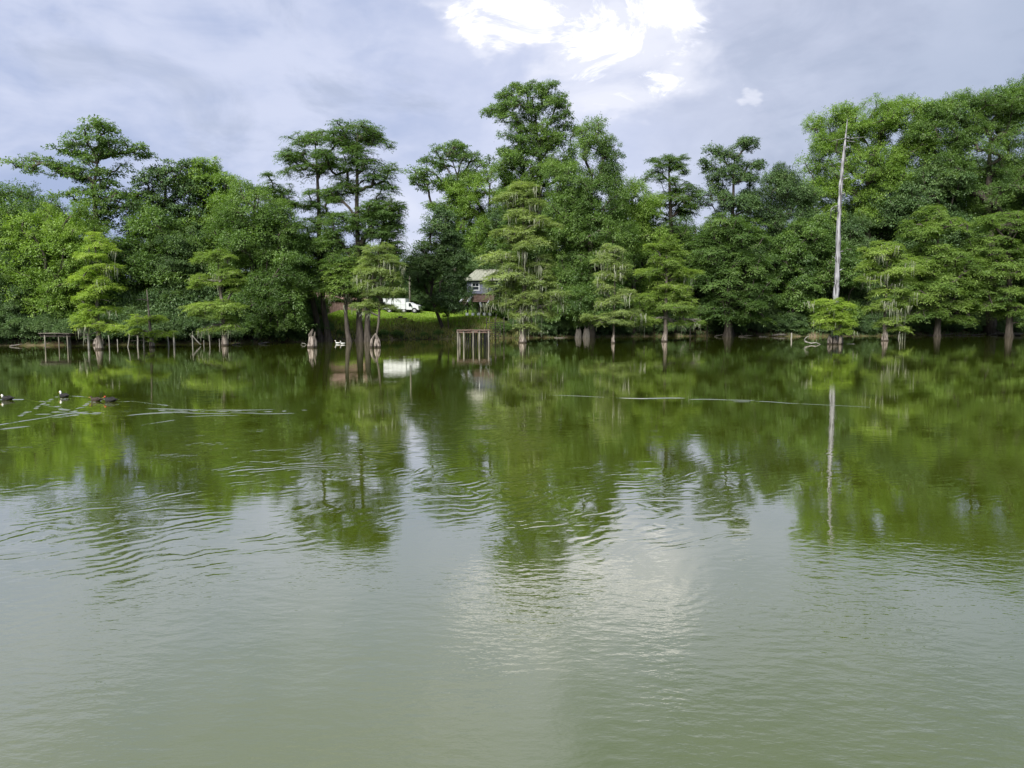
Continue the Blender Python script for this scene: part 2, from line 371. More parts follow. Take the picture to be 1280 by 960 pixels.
# ------------------------------------------------------------------ shoreline, ground, water
SHORE = [(-900, 434), (-200, 433), (0, 432), (150, 431), (300, 429), (400, 427), (460, 425), (560, 424), (640, 422.5), (760, 421), (880, 420), (1000, 420.5), (1100, 420), (1200, 419), (1280, 418.6), (1600, 418.6), (2300, 419)]
SP = [on_water(a, b) for a, b in SHORE]
SX = np.array([p.x for p in SP]); SY = np.array([p.y for p in SP])
def shore_y(x): return float(np.interp(x, SX, SY))
CLX0, CLX1 = at(392, 400, 84).x, at(632, 400, 88).x
def clearing(x): 
    a = min(1, max(0, (x - CLX0 + 2) / 3)); b = min(1, max(0, (CLX1 + 2 - x) / 3)); return a * b
def ground_z(x, y):
    d = y - shore_y(x)
    w = math.sin(x * .8) * .12 + math.sin(x * .31 + 2) * .18 + math.sin(y * .7 + x * .3) * .1
    if d < 0: return max(-1.0, d * .5)
    forest = np.interp(d, [0, .6, 3, 12, 40, 400], [0, .35, .8, 1.5, 2.6, 6])
    lawn = np.interp(d, [0, .7, 2.2, 5.2, 12, 22, 60, 400], [0, .35, 1.0, 2.1, 2.65, 3.35, 3.9, 6])
    c = clearing(x)
    return float(forest * (1 - c) + lawn * c + w * min(1, d / 2))
def build_ground():
    xs = np.concatenate([np.linspace(-1500, -130, 12), np.linspace(-125, 170, 330), np.linspace(180, 1500, 12)])
    ds = np.concatenate([np.linspace(-3, 8, 34), np.linspace(8.6, 45, 40), np.linspace(50, 200, 10), [400, 900, 2500]])
    V = []; A = []
    for d in ds:
        for x in xs:
            y = shore_y(x) + d + (math.sin(x * .9) * .25 + math.sin(x * .37) * .5 + math.sin(x * 2.3) * .12) * (1 if -2 < d < 8 else 0) * (1 - abs(d - 3) / 5 if abs(d - 3) < 5 else 0)
            V.append((x, y, ground_z(x, y)))
            A.append(clearing(x) * min(1, max(0, (d - 2.6) / 1.6 + .3 * math.sin(x * 1.7))) * (1 if d < 45 else 0))
    nx = len(xs); F_ = []
    for j in range(len(ds) - 1):
        for i in range(nx - 1):
            a = j * nx + i; F_.append((a, a + 1, a + 1 + nx, a + nx))
    me = fast_mesh('ground', V, F_, smooth=True)
    at_ = me.attributes.new('lawn', 'FLOAT', 'POINT'); at_.data.foreach_set('value', np.array(A, dtype=np.float32))
    tag(link('ground', me, 'ground'), kind='structure')
    me = fast_mesh('water', [(-1500, -300, 0), (1500, -300, 0), (1500, 160, 0), (-1500, 160, 0)], [(0, 1, 2, 3)])
    tag(link('water', me, 'water'), kind='structure')
build_ground()

# ------------------------------------------------------------------ foliage prototypes
def nrm(a): return a / np.maximum(np.linalg.norm(a, axis=-1, keepdims=True), 1e-6)
def leaf_quads(c, ax, nn, Ls, Ws, fold=.22):
    ax = nrm(ax); side = nrm(np.cross(ax, nn)); up = np.cross(side, ax)
    L_ = Ls[:, None]; W_ = Ws[:, None]
    q = np.stack([c, c + ax * L_ * .5 + side * W_ * .5 + up * W_ * fold, c + ax * L_ - up * L_ * .12, c + ax * L_ * .45 - side * W_ * .5 + up * W_ * fold], axis=1)
    return q      # (n,4,3)
def proto_broad(seed, T=26, m=12, L=.172, flat=.80, wr=.52, up=.9):
    g = np.random.default_rng(seed); u = nrm(g.normal(size=(T * 3, 3))); u = u[u[:, 2] > -.45][:T]
    ln = g.uniform(.62, 1.05, len(u)); C = []; AX = []
    for i in range(len(u)):
        t = g.uniform(.35, 1, m) ** .8
        p = u[i] * (ln[i] * t)[:, None]; p[:, 2] -= .12 * t ** 2
        p += g.normal(size=p.shape) * .10; C.append(p); AX.append(u[i] + g.normal(size=p.shape) * .75)
    C = np.concatenate(C); AX = np.concatenate(AX); AX[:, 2] -= .25
    C[:, 2] *= flat
    nn = nrm(np.array([0, 0, up]) + .55 * nrm(C) + g.normal(size=C.shape) * .42)
    Ls = L * g.uniform(.65, 1.25, len(C)); return leaf_quads(C, AX, nn, Ls, Ls * wr)
def proto_cyp(seed, T=17, m=15, L=.21, flat=1.0, wr=.26, droop=.34):
    g = np.random.default_rng(seed); C = []; AX = []; NN = []
    for i in range(T):
        a = 2 * math.pi * (i + g.uniform(-.3, .3)) / T; el = g.uniform(-.25, .60)
        d = np.array([math.cos(a) * math.cos(el), math.sin(a) * math.cos(el), math.sin(el)]); s = np.array([-math.sin(a), math.cos(a), 0])
        ln = g.uniform(.6, 1.1); t = np.sort(g.uniform(.12, 1, m)); p = d * (ln * t)[:, None]; p[:, 2] -= droop * (ln * t) ** 2
        sg = np.where(np.arange(m) % 2 == 0, 1, -1)[:, None]
        p += s * sg * g.uniform(0, .10, (m, 1)) + g.normal(size=p.shape) * .03
        C.append(p); AX.append(d * .75 + s * sg * 1.0 + g.normal(size=p.shape) * .3)
        NN.append(np.array([0, 0, 1.0]) + g.normal(size=p.shape) * .38)
    C = np.concatenate(C); AX = np.concatenate(AX); NN = np.concatenate(NN); AX[:, 2] -= .22
    C[:, 2] *= flat
    Ls = L * g.uniform(.7, 1.3, len(C)); return leaf_quads(C, AX, nrm(NN), Ls, Ls * wr, .1)
PRO = {
    'broad': [proto_broad(i) for i in range(8)],
    'airy': [proto_broad(20 + i, T=20, m=7, L=.23, flat=.6) for i in range(6)],
    'fine': [proto_broad(40 + i, T=32, m=13, L=.135, flat=.85, wr=.48) for i in range(6)],
    'cyp': [proto_cyp(60 + i) for i in range(8)],
    'cypfine': [proto_cyp(80 + i, T=19, m=17, L=.23, wr=.20, droop=.30) for i in range(8)],
}
def crown_arrays(clumps, style, g):
    """clumps: list of (pos, R, outward, tone)"""
    Q = []; T = []
    protos = PRO[style]; cyp = style.startswith('cyp')
    for (p, r, outw, tone) in clumps:
        q = protos[g.integers(len(protos))]
        a = g.uniform(0, 2 * math.pi); ca, sa = math.cos(a), math.sin(a)
        sx, sy, sz = r * g.uniform(.8, 1.2), r * g.uniform(.8, 1.2), r * g.uniform(.75, 1.15)
        m = np.array([[ca, -sa, 0], [sa, ca, 0], [0, 0, 1]]) @ np.diag([sx, sy, sz])
        k = .42 if cyp else .25      # tilt outward and down
        ox, oy = outw[0] * k, outw[1] * k
        sh = np.array([[1, 0, ox * .6], [0, 1, oy * .6], [-ox, -oy, 1]])
        w = q.reshape(-1, 3) @ (sh @ m).T + np.array(p)
        Q.append(w.reshape(-1, 4, 3)); n = len(q)
        T.append(np.clip(tone + g.normal(0, .13, n), 0, 1))
    Q = np.concatenate(Q); T = np.concatenate(T)
    v = Q.reshape(-1, 3); f = np.arange(len(v), dtype=np.int32).reshape(-1, 4); return v, f, T
def moss_arrays(pts, g, lmin=.5, lmax=1.5, per=16, spread=.30):
    V = []; F_ = []; T = []
    for p in pts:
        cl = g.uniform(.35, 1.1)
        for _ in range(per):
            o = np.array(p) + np.array([g.normal() * spread, g.normal() * spread, g.uniform(-.3, .1)])
            ln = g.uniform(lmin, lmax) * g.uniform(.3, 1) * cl; w = g.uniform(.02, .06); a = g.uniform(0, math.pi)
            d = np.array([math.cos(a), math.sin(a), 0]) * w; lean = g.normal(size=2) * .06
            k = 4; b = len(V)
            for i in range(k + 1):
                t = i / k; c = o + np.array([lean[0] * t + math.sin(t * 5 + a) * .03, lean[1] * t, -ln * t]); ww = (1 - .75 * t) * (.7 + .5 * math.sin(3 * t + a) ** 2)
                V.append(c - d * ww); V.append(c + d * ww)
            for i in range(k):
                F_.append((b + 2 * i, b + 2 * i + 1, b + 2 * i + 3, b + 2 * i + 2)); T.append(g.uniform(.2, .9))
    return np.array(V), np.array(F_), np.array(T)

def sample_lobes(lobes, cR, dens, g, shell=.45):
    """lobes: (centre Vector, rx, ry(depth), rz); returns list of (pos, R, outward, tone)"""
    out = []
    allb = []
    for (c, rx, ry, rz) in lobes:
        c = c + Vector((g.normal() * rx * .12, 0, g.normal() * rz * .2)); allb.append((c, rx, ry, rz))
        for _ in range(2):      # small satellites break the outline
            a = g.uniform(0, 2 * math.pi); k = g.uniform(.30, .5)
            allb.append((c + Vector((math.cos(a) * rx * .85, g.normal() * ry * .3, math.sin(a) * rz * .8)), rx * k, min(ry, rx) * k, max(rz * .5, rx * .28)))
    for (c, rx, ry, rz) in allb:
        vol = rx * ry * rz; r = min(cR, .8 * min(rx, rz) + .25)
        n = int(dens * 3.6 * ((rx * ry + rx * rz + ry * rz) / 3) / (r * r) * 1.55) + 2
        tone0 = g.uniform(.35, .65); pts = []
        tries = 0
        while len(pts) < n and tries < n * 12:
            tries += 1
            u = g.normal(size=3); u /= np.linalg.norm(u); rad = g.uniform(shell, 1) ** .6
            if u[2] < -.55: continue
            p = u * rad * g.uniform(.82, 1.16); q = np.array([p[0] * max(rx - r * .5, .2), p[1] * max(ry - r * .5, .2), p[2] * max(rz - r * .35, .2)])
            if any(np.sum((q - o) ** 2) < (r * .40) ** 2 for o in pts): continue
            pts.append(q)
            ow = np.array([q[0] / rx, q[1] / ry]); 
            out.append(((c.x + q[0], c.y + q[1], c.z + q[2]), r * g.uniform(.55, 1.2), ow, tone0 + g.normal() * .13))
    return out

def grow(trunk, clumps, g, r_tip=.018, seg=1.1, up_pen=.9):
    """trunk: list (Vector,r). returns branch polylines [(pts, radii)]"""
    P = []; PAR = []; TR = []
    for i in range(len(trunk) - 1):
        a, ra = trunk[i]; b, rb = trunk[i + 1]; k = max(1, int((b - a).length / seg))
        for j in range(k):
            P.append(np.array(a.lerp(b, j / k))); PAR.append(len(P) - 2); TR.append(ra + (rb - ra) * j / k)
    P.append(np.array(trunk[-1][0])); PAR.append(len(P) - 2); TR.append(trunk[-1][1])
    nT = len(P); z0 = P[0][2]; ztop = P[-1][2]
    order = sorted(range(len(clumps)), key=lambda i: min(np.sum((P[j] - np.array(clumps[i][0])) ** 2) for j in range(nT)))
    W = [0.0] * nT; chains = []
    minz = z0 + .22 * (ztop - z0)
    arr = np.array(P)
    for i in order:
        c = np.array(clumps[i][0]); d = arr - c; dist = np.linalg.norm(d, axis=1)
        hor = np.linalg.norm(d[:, :2], axis=1)
        pen = np.maximum(0, (arr[:, 2] - (c[2] - .25 * hor))) * up_pen + np.where(arr[:, 2] < minz, 3.0, 0)
        n = int(np.argmin(dist + pen)); s = P[n]; L_ = np.linalg.norm(c - s); k = max(2, min(6, int(L_ / .9) + 1))
        idx = [n]; pts = [s]
        jit = g.normal(size=3) * L_ * .07
        for j in range(1, k + 1):
            t = j / k; p = s + (c - s) * t + jit * math.sin(math.pi * t); p[2] += .10 * L_ * math.sin(math.pi * t) * g.uniform(.3, 1)
            if j == k: p = c
            P.append(p); PAR.append(idx[-1]); W.append(0.0); idx.append(len(P) - 1); pts.append(p)
        arr = np.array(P); chains.append(idx)
        W[-1] = clumps[i][1] ** 1.5
    acc = list(W)
    for j in range(len(P) - 1, 0, -1):
        if PAR[j] >= 0: acc[PAR[j]] += acc[j]
    rad = [r_tip + .032 * math.sqrt(a) for a in acc]
    for j in range(nT): rad[j] = TR[j]
    out = []
    for idx in chains:
        rr = [rad[k] for k in idx]; rr[0] = min(rr[0] * .8, rr[1] * 1.25 + .02); out.append(([P[k] for k in idx], rr))
    return out
def to_world(lobes, Y, kz=1.12):
    out = []
    for l in lobes:
        cx, cy, rx, ry = l[:4]; dy = l[4] if len(l) > 4 else 0.0
        c = at(cx, cy, Y + dy); s = (Y + dy) / F
        out.append((c, rx * s * 1.04, (l[5] if len(l) > 5 else min(rx * s, 4.0)), ry * s * kz))
    return out

def flared_trunk(mb, pts, base_flare=2.2, hfl=1.6, n=14, k=7, amp=.30, ph=0.0):
    """pts [(Vector,r)]; subdivides near the base to show buttresses"""
    P = []; Rr = []; fl = []
    z0 = pts[0][0].z
    for i in range(len(pts) - 1):
        a, ra = pts[i]; b, rb = pts[i + 1]; m = 6 if i == 0 else max(2, int((b - a).length / 1.5))
        for j in range(m):
            t = j / m; p = a.lerp(b, t); r = ra + (rb - ra) * t; h = max(0, (p.z - z0) / hfl)
            e = math.exp(-h * 2.0); P.append(p); Rr.append(r * (1 + (base_flare - 1) * e)); fl.append(e)
    P.append(pts[-1][0]); Rr.append(pts[-1][1]); fl.append(0)
    wob = [Vector((math.sin(i * 1.7 + ph) * .03, math.cos(i * 2.1 + ph) * .03, 0)) * (1 if i else 0) for i in range(len(P))]
    mb.tube([p + w for p, w in zip(P, wob)], Rr, n=n, flute=(k, amp, fl, ph))

def make_tree(name, label, cat, Y, trunk, lobes, style, leaf, cR=1.5, dens=1.0, bark='bark', group=None, moss=0, flare=(1.6, 1.2), seed=0, extra_parts=None, base=None, twigs=0, mosslen=(.5, 1.5), local=False, shell=.45, below=1.0):
    """trunk: [(px,py,r)] from base to top (r in metres) ; lobes in pixels at depth Y"""
    g = np.random.default_rng(seed + 1000)
    if local: tp = [(Vector(a), r) for a, r in trunk]; lw = lobes
    else:
        tp = [(at(a[0], a[1], Y + (a[3] if len(a) > 3 else 0)), a[2]) for a in trunk]
        lw = to_world(lobes, Y, (1.42 if style == 'cypfine' else 1.5) if style.startswith('cyp') else 1.30)
    base = Vector(base) if base is not None else tp[0][0].copy()
    clumps = sample_lobes(lw, cR, dens, g, shell)
    root = thing(name, label, cat, base, group=group)
    root['_n'] = 0; del root['_n']
    mb = MB(); t0 = [(tp[0][0] - Vector((0, 0, below)), tp[0][1])] + tp[1:] if below else tp
    flared_trunk(mb, [(tp[0][0] - Vector((0, 0, below)), tp[0][1] * 1.05), *tp] if False else t0, flare[0], flare[1], ph=seed)
    tr = mb.build('trunk', bark, root, base, smooth=True)
    if clumps:
        mb = MB()
        for pts, rr in grow(tp, clumps, g):
            mb.tube(pts, rr, n=5, cap=False)
        for _ in range(twigs):      # bare dead twigs
            h = g.uniform(.12, .85); i = int(h * (len(tp) - 1)); a = tp[i][0].lerp(tp[min(i + 1, len(tp) - 1)][0], g.uniform())
            an = g.uniform(0, 2 * math.pi); l = g.uniform(.7, 2.0); d = Vector((math.cos(an), math.sin(an) * .6, g.uniform(-.1, .5)))
            mb.tube([a, a + d * l * .5 + Vector((0, 0, .1)), a + d * l], [.035, .022, .008], n=4, cap=False)
        mb.build('branches', 'bark_grey' if bark in ('bark_grey', 'bark_water') else bark, root, base, smooth=True)['kind'] = 'stuff'
        v, f, t = crown_arrays(clumps, style, g); v = v - np.array(base)
        me = fast_mesh('crown', v, f, t); link('crown', me, leaf, root)
    if moss:
        idx = g.choice(len(clumps), size=min(moss, len(clumps)), replace=False)
        pts = []
        for i in idx:
            p = clumps[i][0]; pts.append((p[0] + g.normal() * .3, p[1] - .3, p[2] - clumps[i][1] * .12))
        v, f, t = moss_arrays(pts, g, *mosslen); me = fast_mesh('hanging_moss', v - np.array(base), f, t); link('hanging_moss', me, 'moss', root)['kind'] = 'stuff'
    return root
def copy_tree(root, loc, rz=0, s=1.0, label=None, group=None):
    r = root.copy(); COL.objects.link(r); r.location = loc; r.rotation_euler = (0, 0, rz); r.scale = (s, s, s * random.uniform(.92, 1.08))
    if label: r['label'] = label
    if group: r['group'] = group
    for ch in root.children:
        c = ch.copy(); COL.objects.link(c); c.parent = r
    return r

# ------------------------------------------------------------------ the shore trees, left to right
T = make_tree
def base_y(px, py): return on_water(px, py).y
T('airy_tree', 'tall airy spreading tree with open branches, standing highest at the far left', 'tree', 76,
  [(124, 424, .34), (122, 340, .30), (122, 280, .26), (116, 235, .17), (122, 205, .10), (112, 180, .05)],
  [(116, 180, 48, 15), (85, 192, 28, 9), (150, 190, 28, 9), (52, 210, 38, 15), (92, 220, 30, 12), (120, 225, 44, 24), (140, 252, 42, 20), (95, 250, 30, 16), (80, 278, 40, 14), (128, 285, 34, 16)],
  'airy', 'leaf_mid', cR=1.0, dens=.42, bark='bark', seed=1, shell=.1)
T('broadleaf_tree', 'dense dark green tree with a rounded crown at the left edge of the shore', 'tree', 73,
  [(12, 428, .4), (14, 330, .3), (18, 260, .12)],
  [(12, 248, 52, 28), (-30, 280, 50, 50), (40, 285, 50, 36), (5, 330, 62, 48), (-20, 385, 60, 40), (30, 372, 46, 34)],
  'fine', 'leaf_mid', cR=1.5, dens=1.0, seed=2)
T('broadleaf_tree', 'olive green rounded tree below the tall airy tree, reaching down over the left dock', 'tree', 70,
  [(72, 428, .3), (76, 350, .25), (82, 290, .1)],
  [(62, 300, 46, 32), (100, 300, 38, 28), (60, 345, 50, 38), (110, 345, 40, 36), (52, 386, 42, 26), (100, 385, 34, 22)],
  'fine', 'leaf_bright', cR=1.4, dens=1.0, seed=3)
T('oak_tree', 'dark oak with sparse grey green crown behind the small cypresses at left', 'tree', 78,
  [(206, 424, .35), (205, 340, .28), (204, 270, .2), (208, 225, .08)],
  [(208, 222, 36, 20), (180, 240, 26, 18), (232, 240, 22, 22), (190, 268, 42, 24), (225, 285, 34, 24), (172, 300, 30, 26)],
  'airy', 'leaf_dark', cR=1.0, dens=.6, seed=4, shell=.1)
T('broadleaf_tree', 'mid green tree with ragged limbs below the dark oak at left', 'tree', 74,
  [(190, 427, .3), (188, 350, .2), (190, 290, .1)],
  [(190, 282, 30, 18), (165, 320, 36, 24), (205, 312, 34, 20), (180, 350, 40, 24), (215, 358, 34, 24), (175, 390, 40, 22), (212, 393, 30, 18)],
  'broad', 'leaf_mid', cR=1.2, dens=1.0, seed=5)
T('broadleaf_tree', 'pale green round-topped tree right of the dark oak at left', 'tree', 80,
  [(262, 424, .32), (262, 320, .25), (266, 240, .1)],
  [(268, 218, 30, 18), (262, 245, 38, 22), (250, 280, 36, 28), (275, 285, 30, 30), (262, 330, 40, 36), (262, 380, 38, 34)],
  'broad', 'leaf_bright', cR=1.25, dens=.95, seed=6)
T('broadleaf_tree', 'broad olive green tree with low hanging skirt of leaves left of the twin tall cypresses', 'tree', 74,
  [(318, 426, .36), (316, 340, .28), (318, 260, .1)],
  [(318, 248, 38, 26), (290, 275, 28, 24), (345, 280, 34, 32), (315, 300, 46, 30), (300, 340, 34, 30), (342, 335, 44, 34), (340, 375, 46, 32), (300, 385, 40, 26), (350, 400, 34, 18)],
  'fine', 'leaf_mid', cR=1.35, dens=1.05, seed=7)
T('cypress_tree', 'tall dark cypress leaning left over the shore with long bare side limbs', 'tree', 78,
  [(403, 426, .40), (391, 375, .25), (383, 330, .25), (372, 300, .2), (350, 265, .13), (340, 228, .05)],
  [(338, 232, 24, 12), (357, 240, 20, 9), (345, 255, 26, 9), (335, 282, 26, 12), (372, 290, 24, 12), (388, 322, 26, 14), (370, 350, 28, 14)],
  'cyp', 'cyp_dark', cR=1.05, dens=.6, seed=8, bark='bark', flare=(1.9, 1.5), shell=.1)
T('cypress_tree', 'left one of the twin tall cypresses, its flat-topped crown slightly the lower', 'tree', 78,
  [(412, 426, .38), (404, 380, .25), (399, 310, .24), (398, 240, .17), (394, 180, .06)],
  [(390, 182, 38, 13), (365, 198, 22, 9), (412, 200, 24, 10), (385, 216, 36, 10), (402, 240, 28, 9), (385, 262, 30, 9), (405, 285, 32, 14), (392, 312, 34, 18), (405, 345, 34, 20)],
  'cyp', 'cyp_dark', cR=1.05, dens=.78, seed=9, bark='bark', flare=(1.9, 1.5), shell=.1)
T('cypress_tree', 'right one of the twin tall cypresses, the taller, with full layered crown', 'tree', 77,
  [(450, 427, .42), (449, 385, .27), (447, 310, .25), (446, 235, .18), (447, 170, .07)],
  [(447, 166, 38, 12), (470, 180, 22, 14), (425, 184, 22, 12), (450, 205, 42, 16), (470, 235, 32, 18), (430, 238, 26, 14), (462, 262, 38, 18), (482, 255, 20, 18), (440, 290, 42, 20), (470, 300, 32, 20), (440, 330, 42, 22), (415, 352, 30, 22), (455, 360, 32, 18)],
  'cyp', 'cyp_dark', cR=1.1, dens=.85, seed=10, bark='bark', flare=(1.9, 1.5), shell=.1)
T('cypress_tree', 'slender dark-trunked cypress with stubby broken limbs between the twin cypresses', 'tree', 75.5,
  [(438, 428, .32), (432, 395, .18), (433, 360, .18), (436, 320, .08)],
  [(430, 350, 30, 14), (425, 364, 28, 10), (444, 335, 24, 14), (412, 360, 20, 10)],
  'cyp', 'cyp', cR=1.0, dens=.9, seed=11, bark='bark', flare=(1.8, 1.3), moss=8, shell=.1)
T('cypress_tree', 'grey barked cypress with flared pinkish base just right of the twin tall cypresses', 'tree', 76.5,
  [(460, 427, .38), (459, 395, .26), (470, 330, .22), (484, 280, .10)],
  [(490, 280, 16, 20), (478, 312, 24, 18), (496, 262, 12, 12), (495, 318, 14, 20)],
  'cyp', 'cyp_dark', cR=1.0, dens=.8, seed=12, bark='bark', flare=(1.8, 1.3), shell=.1)
# the group right of the lawn gap
T('airy_tree', 'pale airy tree with a drooping fringe beside the sky gap', 'tree', 108,
  [(566, 412, .30), (569, 330, .24), (574, 260, .2), (572, 220, .1), (562, 190, .05)],
  [(562, 190, 38, 13), (590, 200, 26, 14), (538, 212, 24, 16), (530, 230, 14, 12), (558, 235, 32, 18), (585, 235, 28, 18), (545, 258, 12, 10), (575, 262, 28, 16)],
  'airy', 'leaf_mid', cR=1.05, dens=.5, seed=13, shell=.1)
T('magnolia_tree', 'dark glossy leafed tree leaning right beside the truck and lawn', 'tree', 90,
  [(558, 414, .22), (548, 395, .2), (538, 370, .17), (545, 330, .13), (555, 290, .06)],
  [(552, 285, 26, 20), (535, 315, 24, 22), (565, 318, 24, 22), (530, 345, 24, 18), (560, 350, 26, 20), (522, 362, 14, 14), (548, 375, 30, 12)],
  'broad', 'leaf_dark', cR=1.1, dens=1.05, seed=14)
T('sapling_tree', 'thin young tree with few bright leaves standing on the lawn before the house', 'tree', 89,
  [(561, 413, .07), (560, 395, .06), (558, 375, .04)],
  [(556, 377, 10, 7), (566, 384, 9, 6), (552, 390, 9, 5)],
  'airy', 'leaf_bright', cR=.7, dens=.5, seed=15, shell=.1)
T('tall_tree', 'tallest tree at the centre with an open rounded top', 'tree', 103,
  [(668, 414, .5), (672, 330, .42), (674, 260, .35), (676, 200, .2), (668, 140, .07)],
  [(655, 140, 36, 18), (690, 128, 22, 14), (664, 118, 26, 11), (702, 152, 18, 20), (632, 150, 18, 12), (650, 172, 36, 20), (690, 178, 30, 20), (640, 195, 20, 16), (672, 208, 36, 20), (655, 235, 36, 20), (695, 225, 30, 24)],
  'broad', 'leaf_mid', cR=1.15, dens=.62, seed=16, shell=.15)
T('broadleaf_tree', 'yellow green billowing tree above the small blue grey house', 'tree', 107,
  [(656, 413, .34), (640, 340, .3), (612, 270, .2), (612, 230, .1)],
  [(612, 222, 42, 24), (585, 262, 30, 22), (635, 250, 34, 28), (590, 290, 36, 22), (630, 290, 40, 30), (604, 314, 30, 12), (650, 325, 34, 26)],
  'fine', 'leaf_bright', cR=1.4, dens=1.1, seed=17)
T('broadleaf_tree', 'broad deep green tree with pointed top right of the tallest central tree', 'tree', 95,
  [(738, 415, .45), (738, 320, .35), (740, 220, .12)],
  [(738, 182, 26, 22), (758, 200, 20, 24), (715, 215, 34, 28), (748, 240, 40, 30), (710, 262, 36, 28), (755, 285, 40, 30), (715, 310, 42, 34), (760, 335, 36, 34), (710, 360, 40, 34), (752, 382, 40, 22), (708, 393, 36, 16)],
  'fine', 'leaf_mid', cR=1.5, dens=1.05, seed=18)
T('broadleaf_tree', 'low bright green leafy tree in the dip right of centre', 'tree', 101,
  [(792, 415, .3), (792, 330, .25), (790, 250, .1)],
  [(790, 245, 22, 18), (808, 262, 22, 18), (780, 275, 26, 24), (800, 300, 28, 28), (795, 345, 32, 32), (795, 385, 30, 22)],
  'fine', 'leaf_bright', cR=1.4, dens=1.0, seed=19)
T('cypress_tree', 'tall shaggy cypress with a flat forked top behind the two small cypresses', 'tree', 104,
  [(842, 414, .5), (840, 330, .35), (838, 260, .25), (836, 205, .08)],
  [(832, 204, 22, 10), (850, 210, 14, 8), (825, 228, 22, 12), (855, 234, 22, 12), (838, 255, 32, 16), (862, 268, 26, 18), (835, 285, 34, 16), (858, 305, 30, 18), (835, 330, 34, 20), (860, 350, 32, 20), (840, 378, 34, 18)],
  'cyp', 'cyp_dark', cR=1.2, dens=.75, seed=20, shell=.15)
T('broadleaf_tree', 'tree with lumpy open top of three tufts left of the sky dip before the snag', 'tree', 102,
  [(912, 414, .45), (912, 330, .35), (916, 260, .22), (918, 200, .08)],
  [(922, 192, 20, 12), (900, 198, 18, 14), (942, 205, 16, 10), (905, 222, 24, 14), (928, 222, 18, 12), (888, 250, 26, 20), (920, 258, 30, 18)],
  'broad', 'leaf_dark', cR=1.1, dens=.62, seed=21, shell=.1)
T('cypress_tree', 'wide dark cypress with layered boughs reaching down to the water right of centre', 'tree', 98,
  [(910, 416, .45), (912, 350, .3), (910, 280, .1)],
  [(905, 285, 36, 16), (935, 300, 34, 18), (890, 315, 32, 16), (925, 330, 40, 16), (895, 350, 36, 18), (945, 355, 28, 20), (915, 375, 38, 14), (900, 395, 34, 12), (935, 395, 26, 10)],
  'cyp', 'cyp_dark', cR=1.4, dens=1.15, seed=22)
T('broadleaf_tree', 'dull dark green round tree filling the dip left of the bare snag', 'tree', 108,
  [(975, 414, .4), (975, 320, .3), (975, 250, .1)],
  [(970, 238, 32, 20), (1000, 250, 28, 22), (955, 270, 30, 24), (988, 285, 34, 26), (965, 315, 36, 28), (1000, 330, 34, 28), (970, 360, 34, 28)],
  'fine', 'leaf_dark', cR=1.5, dens=1.05, seed=23)
T('broadleaf_tree', 'great domed yellow green tree rising behind the bare snag', 'tree', 112,
  [(1085, 414, .6), (1085, 320, .5), (1085, 230, .3), (1085, 180, .1)],
  [(1048, 172, 34, 26), (1090, 155, 42, 22), (1130, 165, 36, 26), (1030, 205, 32, 30), (1075, 200, 44, 34), (1125, 210, 40, 34), (1150, 180, 24, 24), (1025, 245, 28, 26), (1062, 250, 42, 34), (1112, 260, 46, 36)],
  'fine', 'leaf_bright', cR=1.6, dens=1.1, seed=24)
T('broadleaf_tree', 'mid green tree with hanging sprays behind the bare snag at its foot', 'tree', 104,
  [(1015, 415, .4), (1015, 350, .3), (1018, 300, .1)],
  [(1018, 292, 34, 18), (990, 320, 28, 20), (1040, 320, 34, 22), (1005, 350, 36, 22), (1050, 355, 36, 22), (995, 385, 30, 18), (1040, 392, 34, 14), (985, 400, 14, 8)],
  'broad', 'leaf_mid', cR=1.35, dens=1.1, seed=25)
T('broadleaf_tree', 'huge deep green tree closing the picture at the right edge', 'tree', 110,
  [(1240, 414, .7), (1238, 320, .6), (1236, 230, .4), (1238, 160, .1)],
  [(1200, 145, 34, 20), (1240, 130, 38, 22), (1285, 122, 40, 26), (1180, 180, 40, 30), (1230, 175, 46, 34), (1290, 175, 50, 40), (1175, 225, 38, 34), (1225, 235, 46, 36), (1285, 240, 52, 40), (1330, 200, 44, 50), (1330, 280, 44, 50)],
  'fine', 'leaf_mid', cR=1.65, dens=1.1, seed=26)
T('broadleaf_tree', 'deep green tree between the domed tree and the huge right edge tree', 'tree', 109,
  [(1165, 414, .5), (1165, 330, .4), (1165, 240, .12)],
  [(1165, 235, 30, 24), (1150, 275, 36, 30), (1190, 275, 34, 30), (1160, 315, 44, 26)],
  'broad', 'leaf_dark', cR=1.5, dens=1.1, seed=27)
T('cypress_tree', 'cypress with fanned light green boughs overhanging the water right of the snag', 'tree', 100,
  [(1172, 418, .4), (1174, 360, .3), (1172, 290, .1)],
  [(1168, 268, 18, 12), (1185, 290, 30, 12), (1150, 300, 28, 12), (1178, 315, 38, 13), (1200, 335, 30, 12), (1150, 338, 36, 13), (1185, 358, 40, 14), (1150, 372, 34, 12), (1192, 382, 30, 9), (1160, 396, 26, 7), (1205, 398, 20, 6)],
  'cyp', 'cyp', cR=1.3, dens=1.1, seed=28)
T('cypress_tree', 'dark cypress at the right edge whose lowest boughs hang over the shaded bank', 'tree', 100,
  [(1262, 418, .45), (1262, 350, .3), (1262, 270, .1)],
  [(1262, 282, 38, 15), (1235, 310, 36, 14), (1285, 318, 40, 16), (1245, 340, 42, 14), (1295, 348, 40, 16), (1228, 362, 30, 10), (1268, 370, 38, 12), (1310, 385, 40, 16), (1245, 388, 34, 8), (1280, 394, 30, 8)],
  'cyp', 'cyp', cR=1.35, dens=1.1, seed=29)

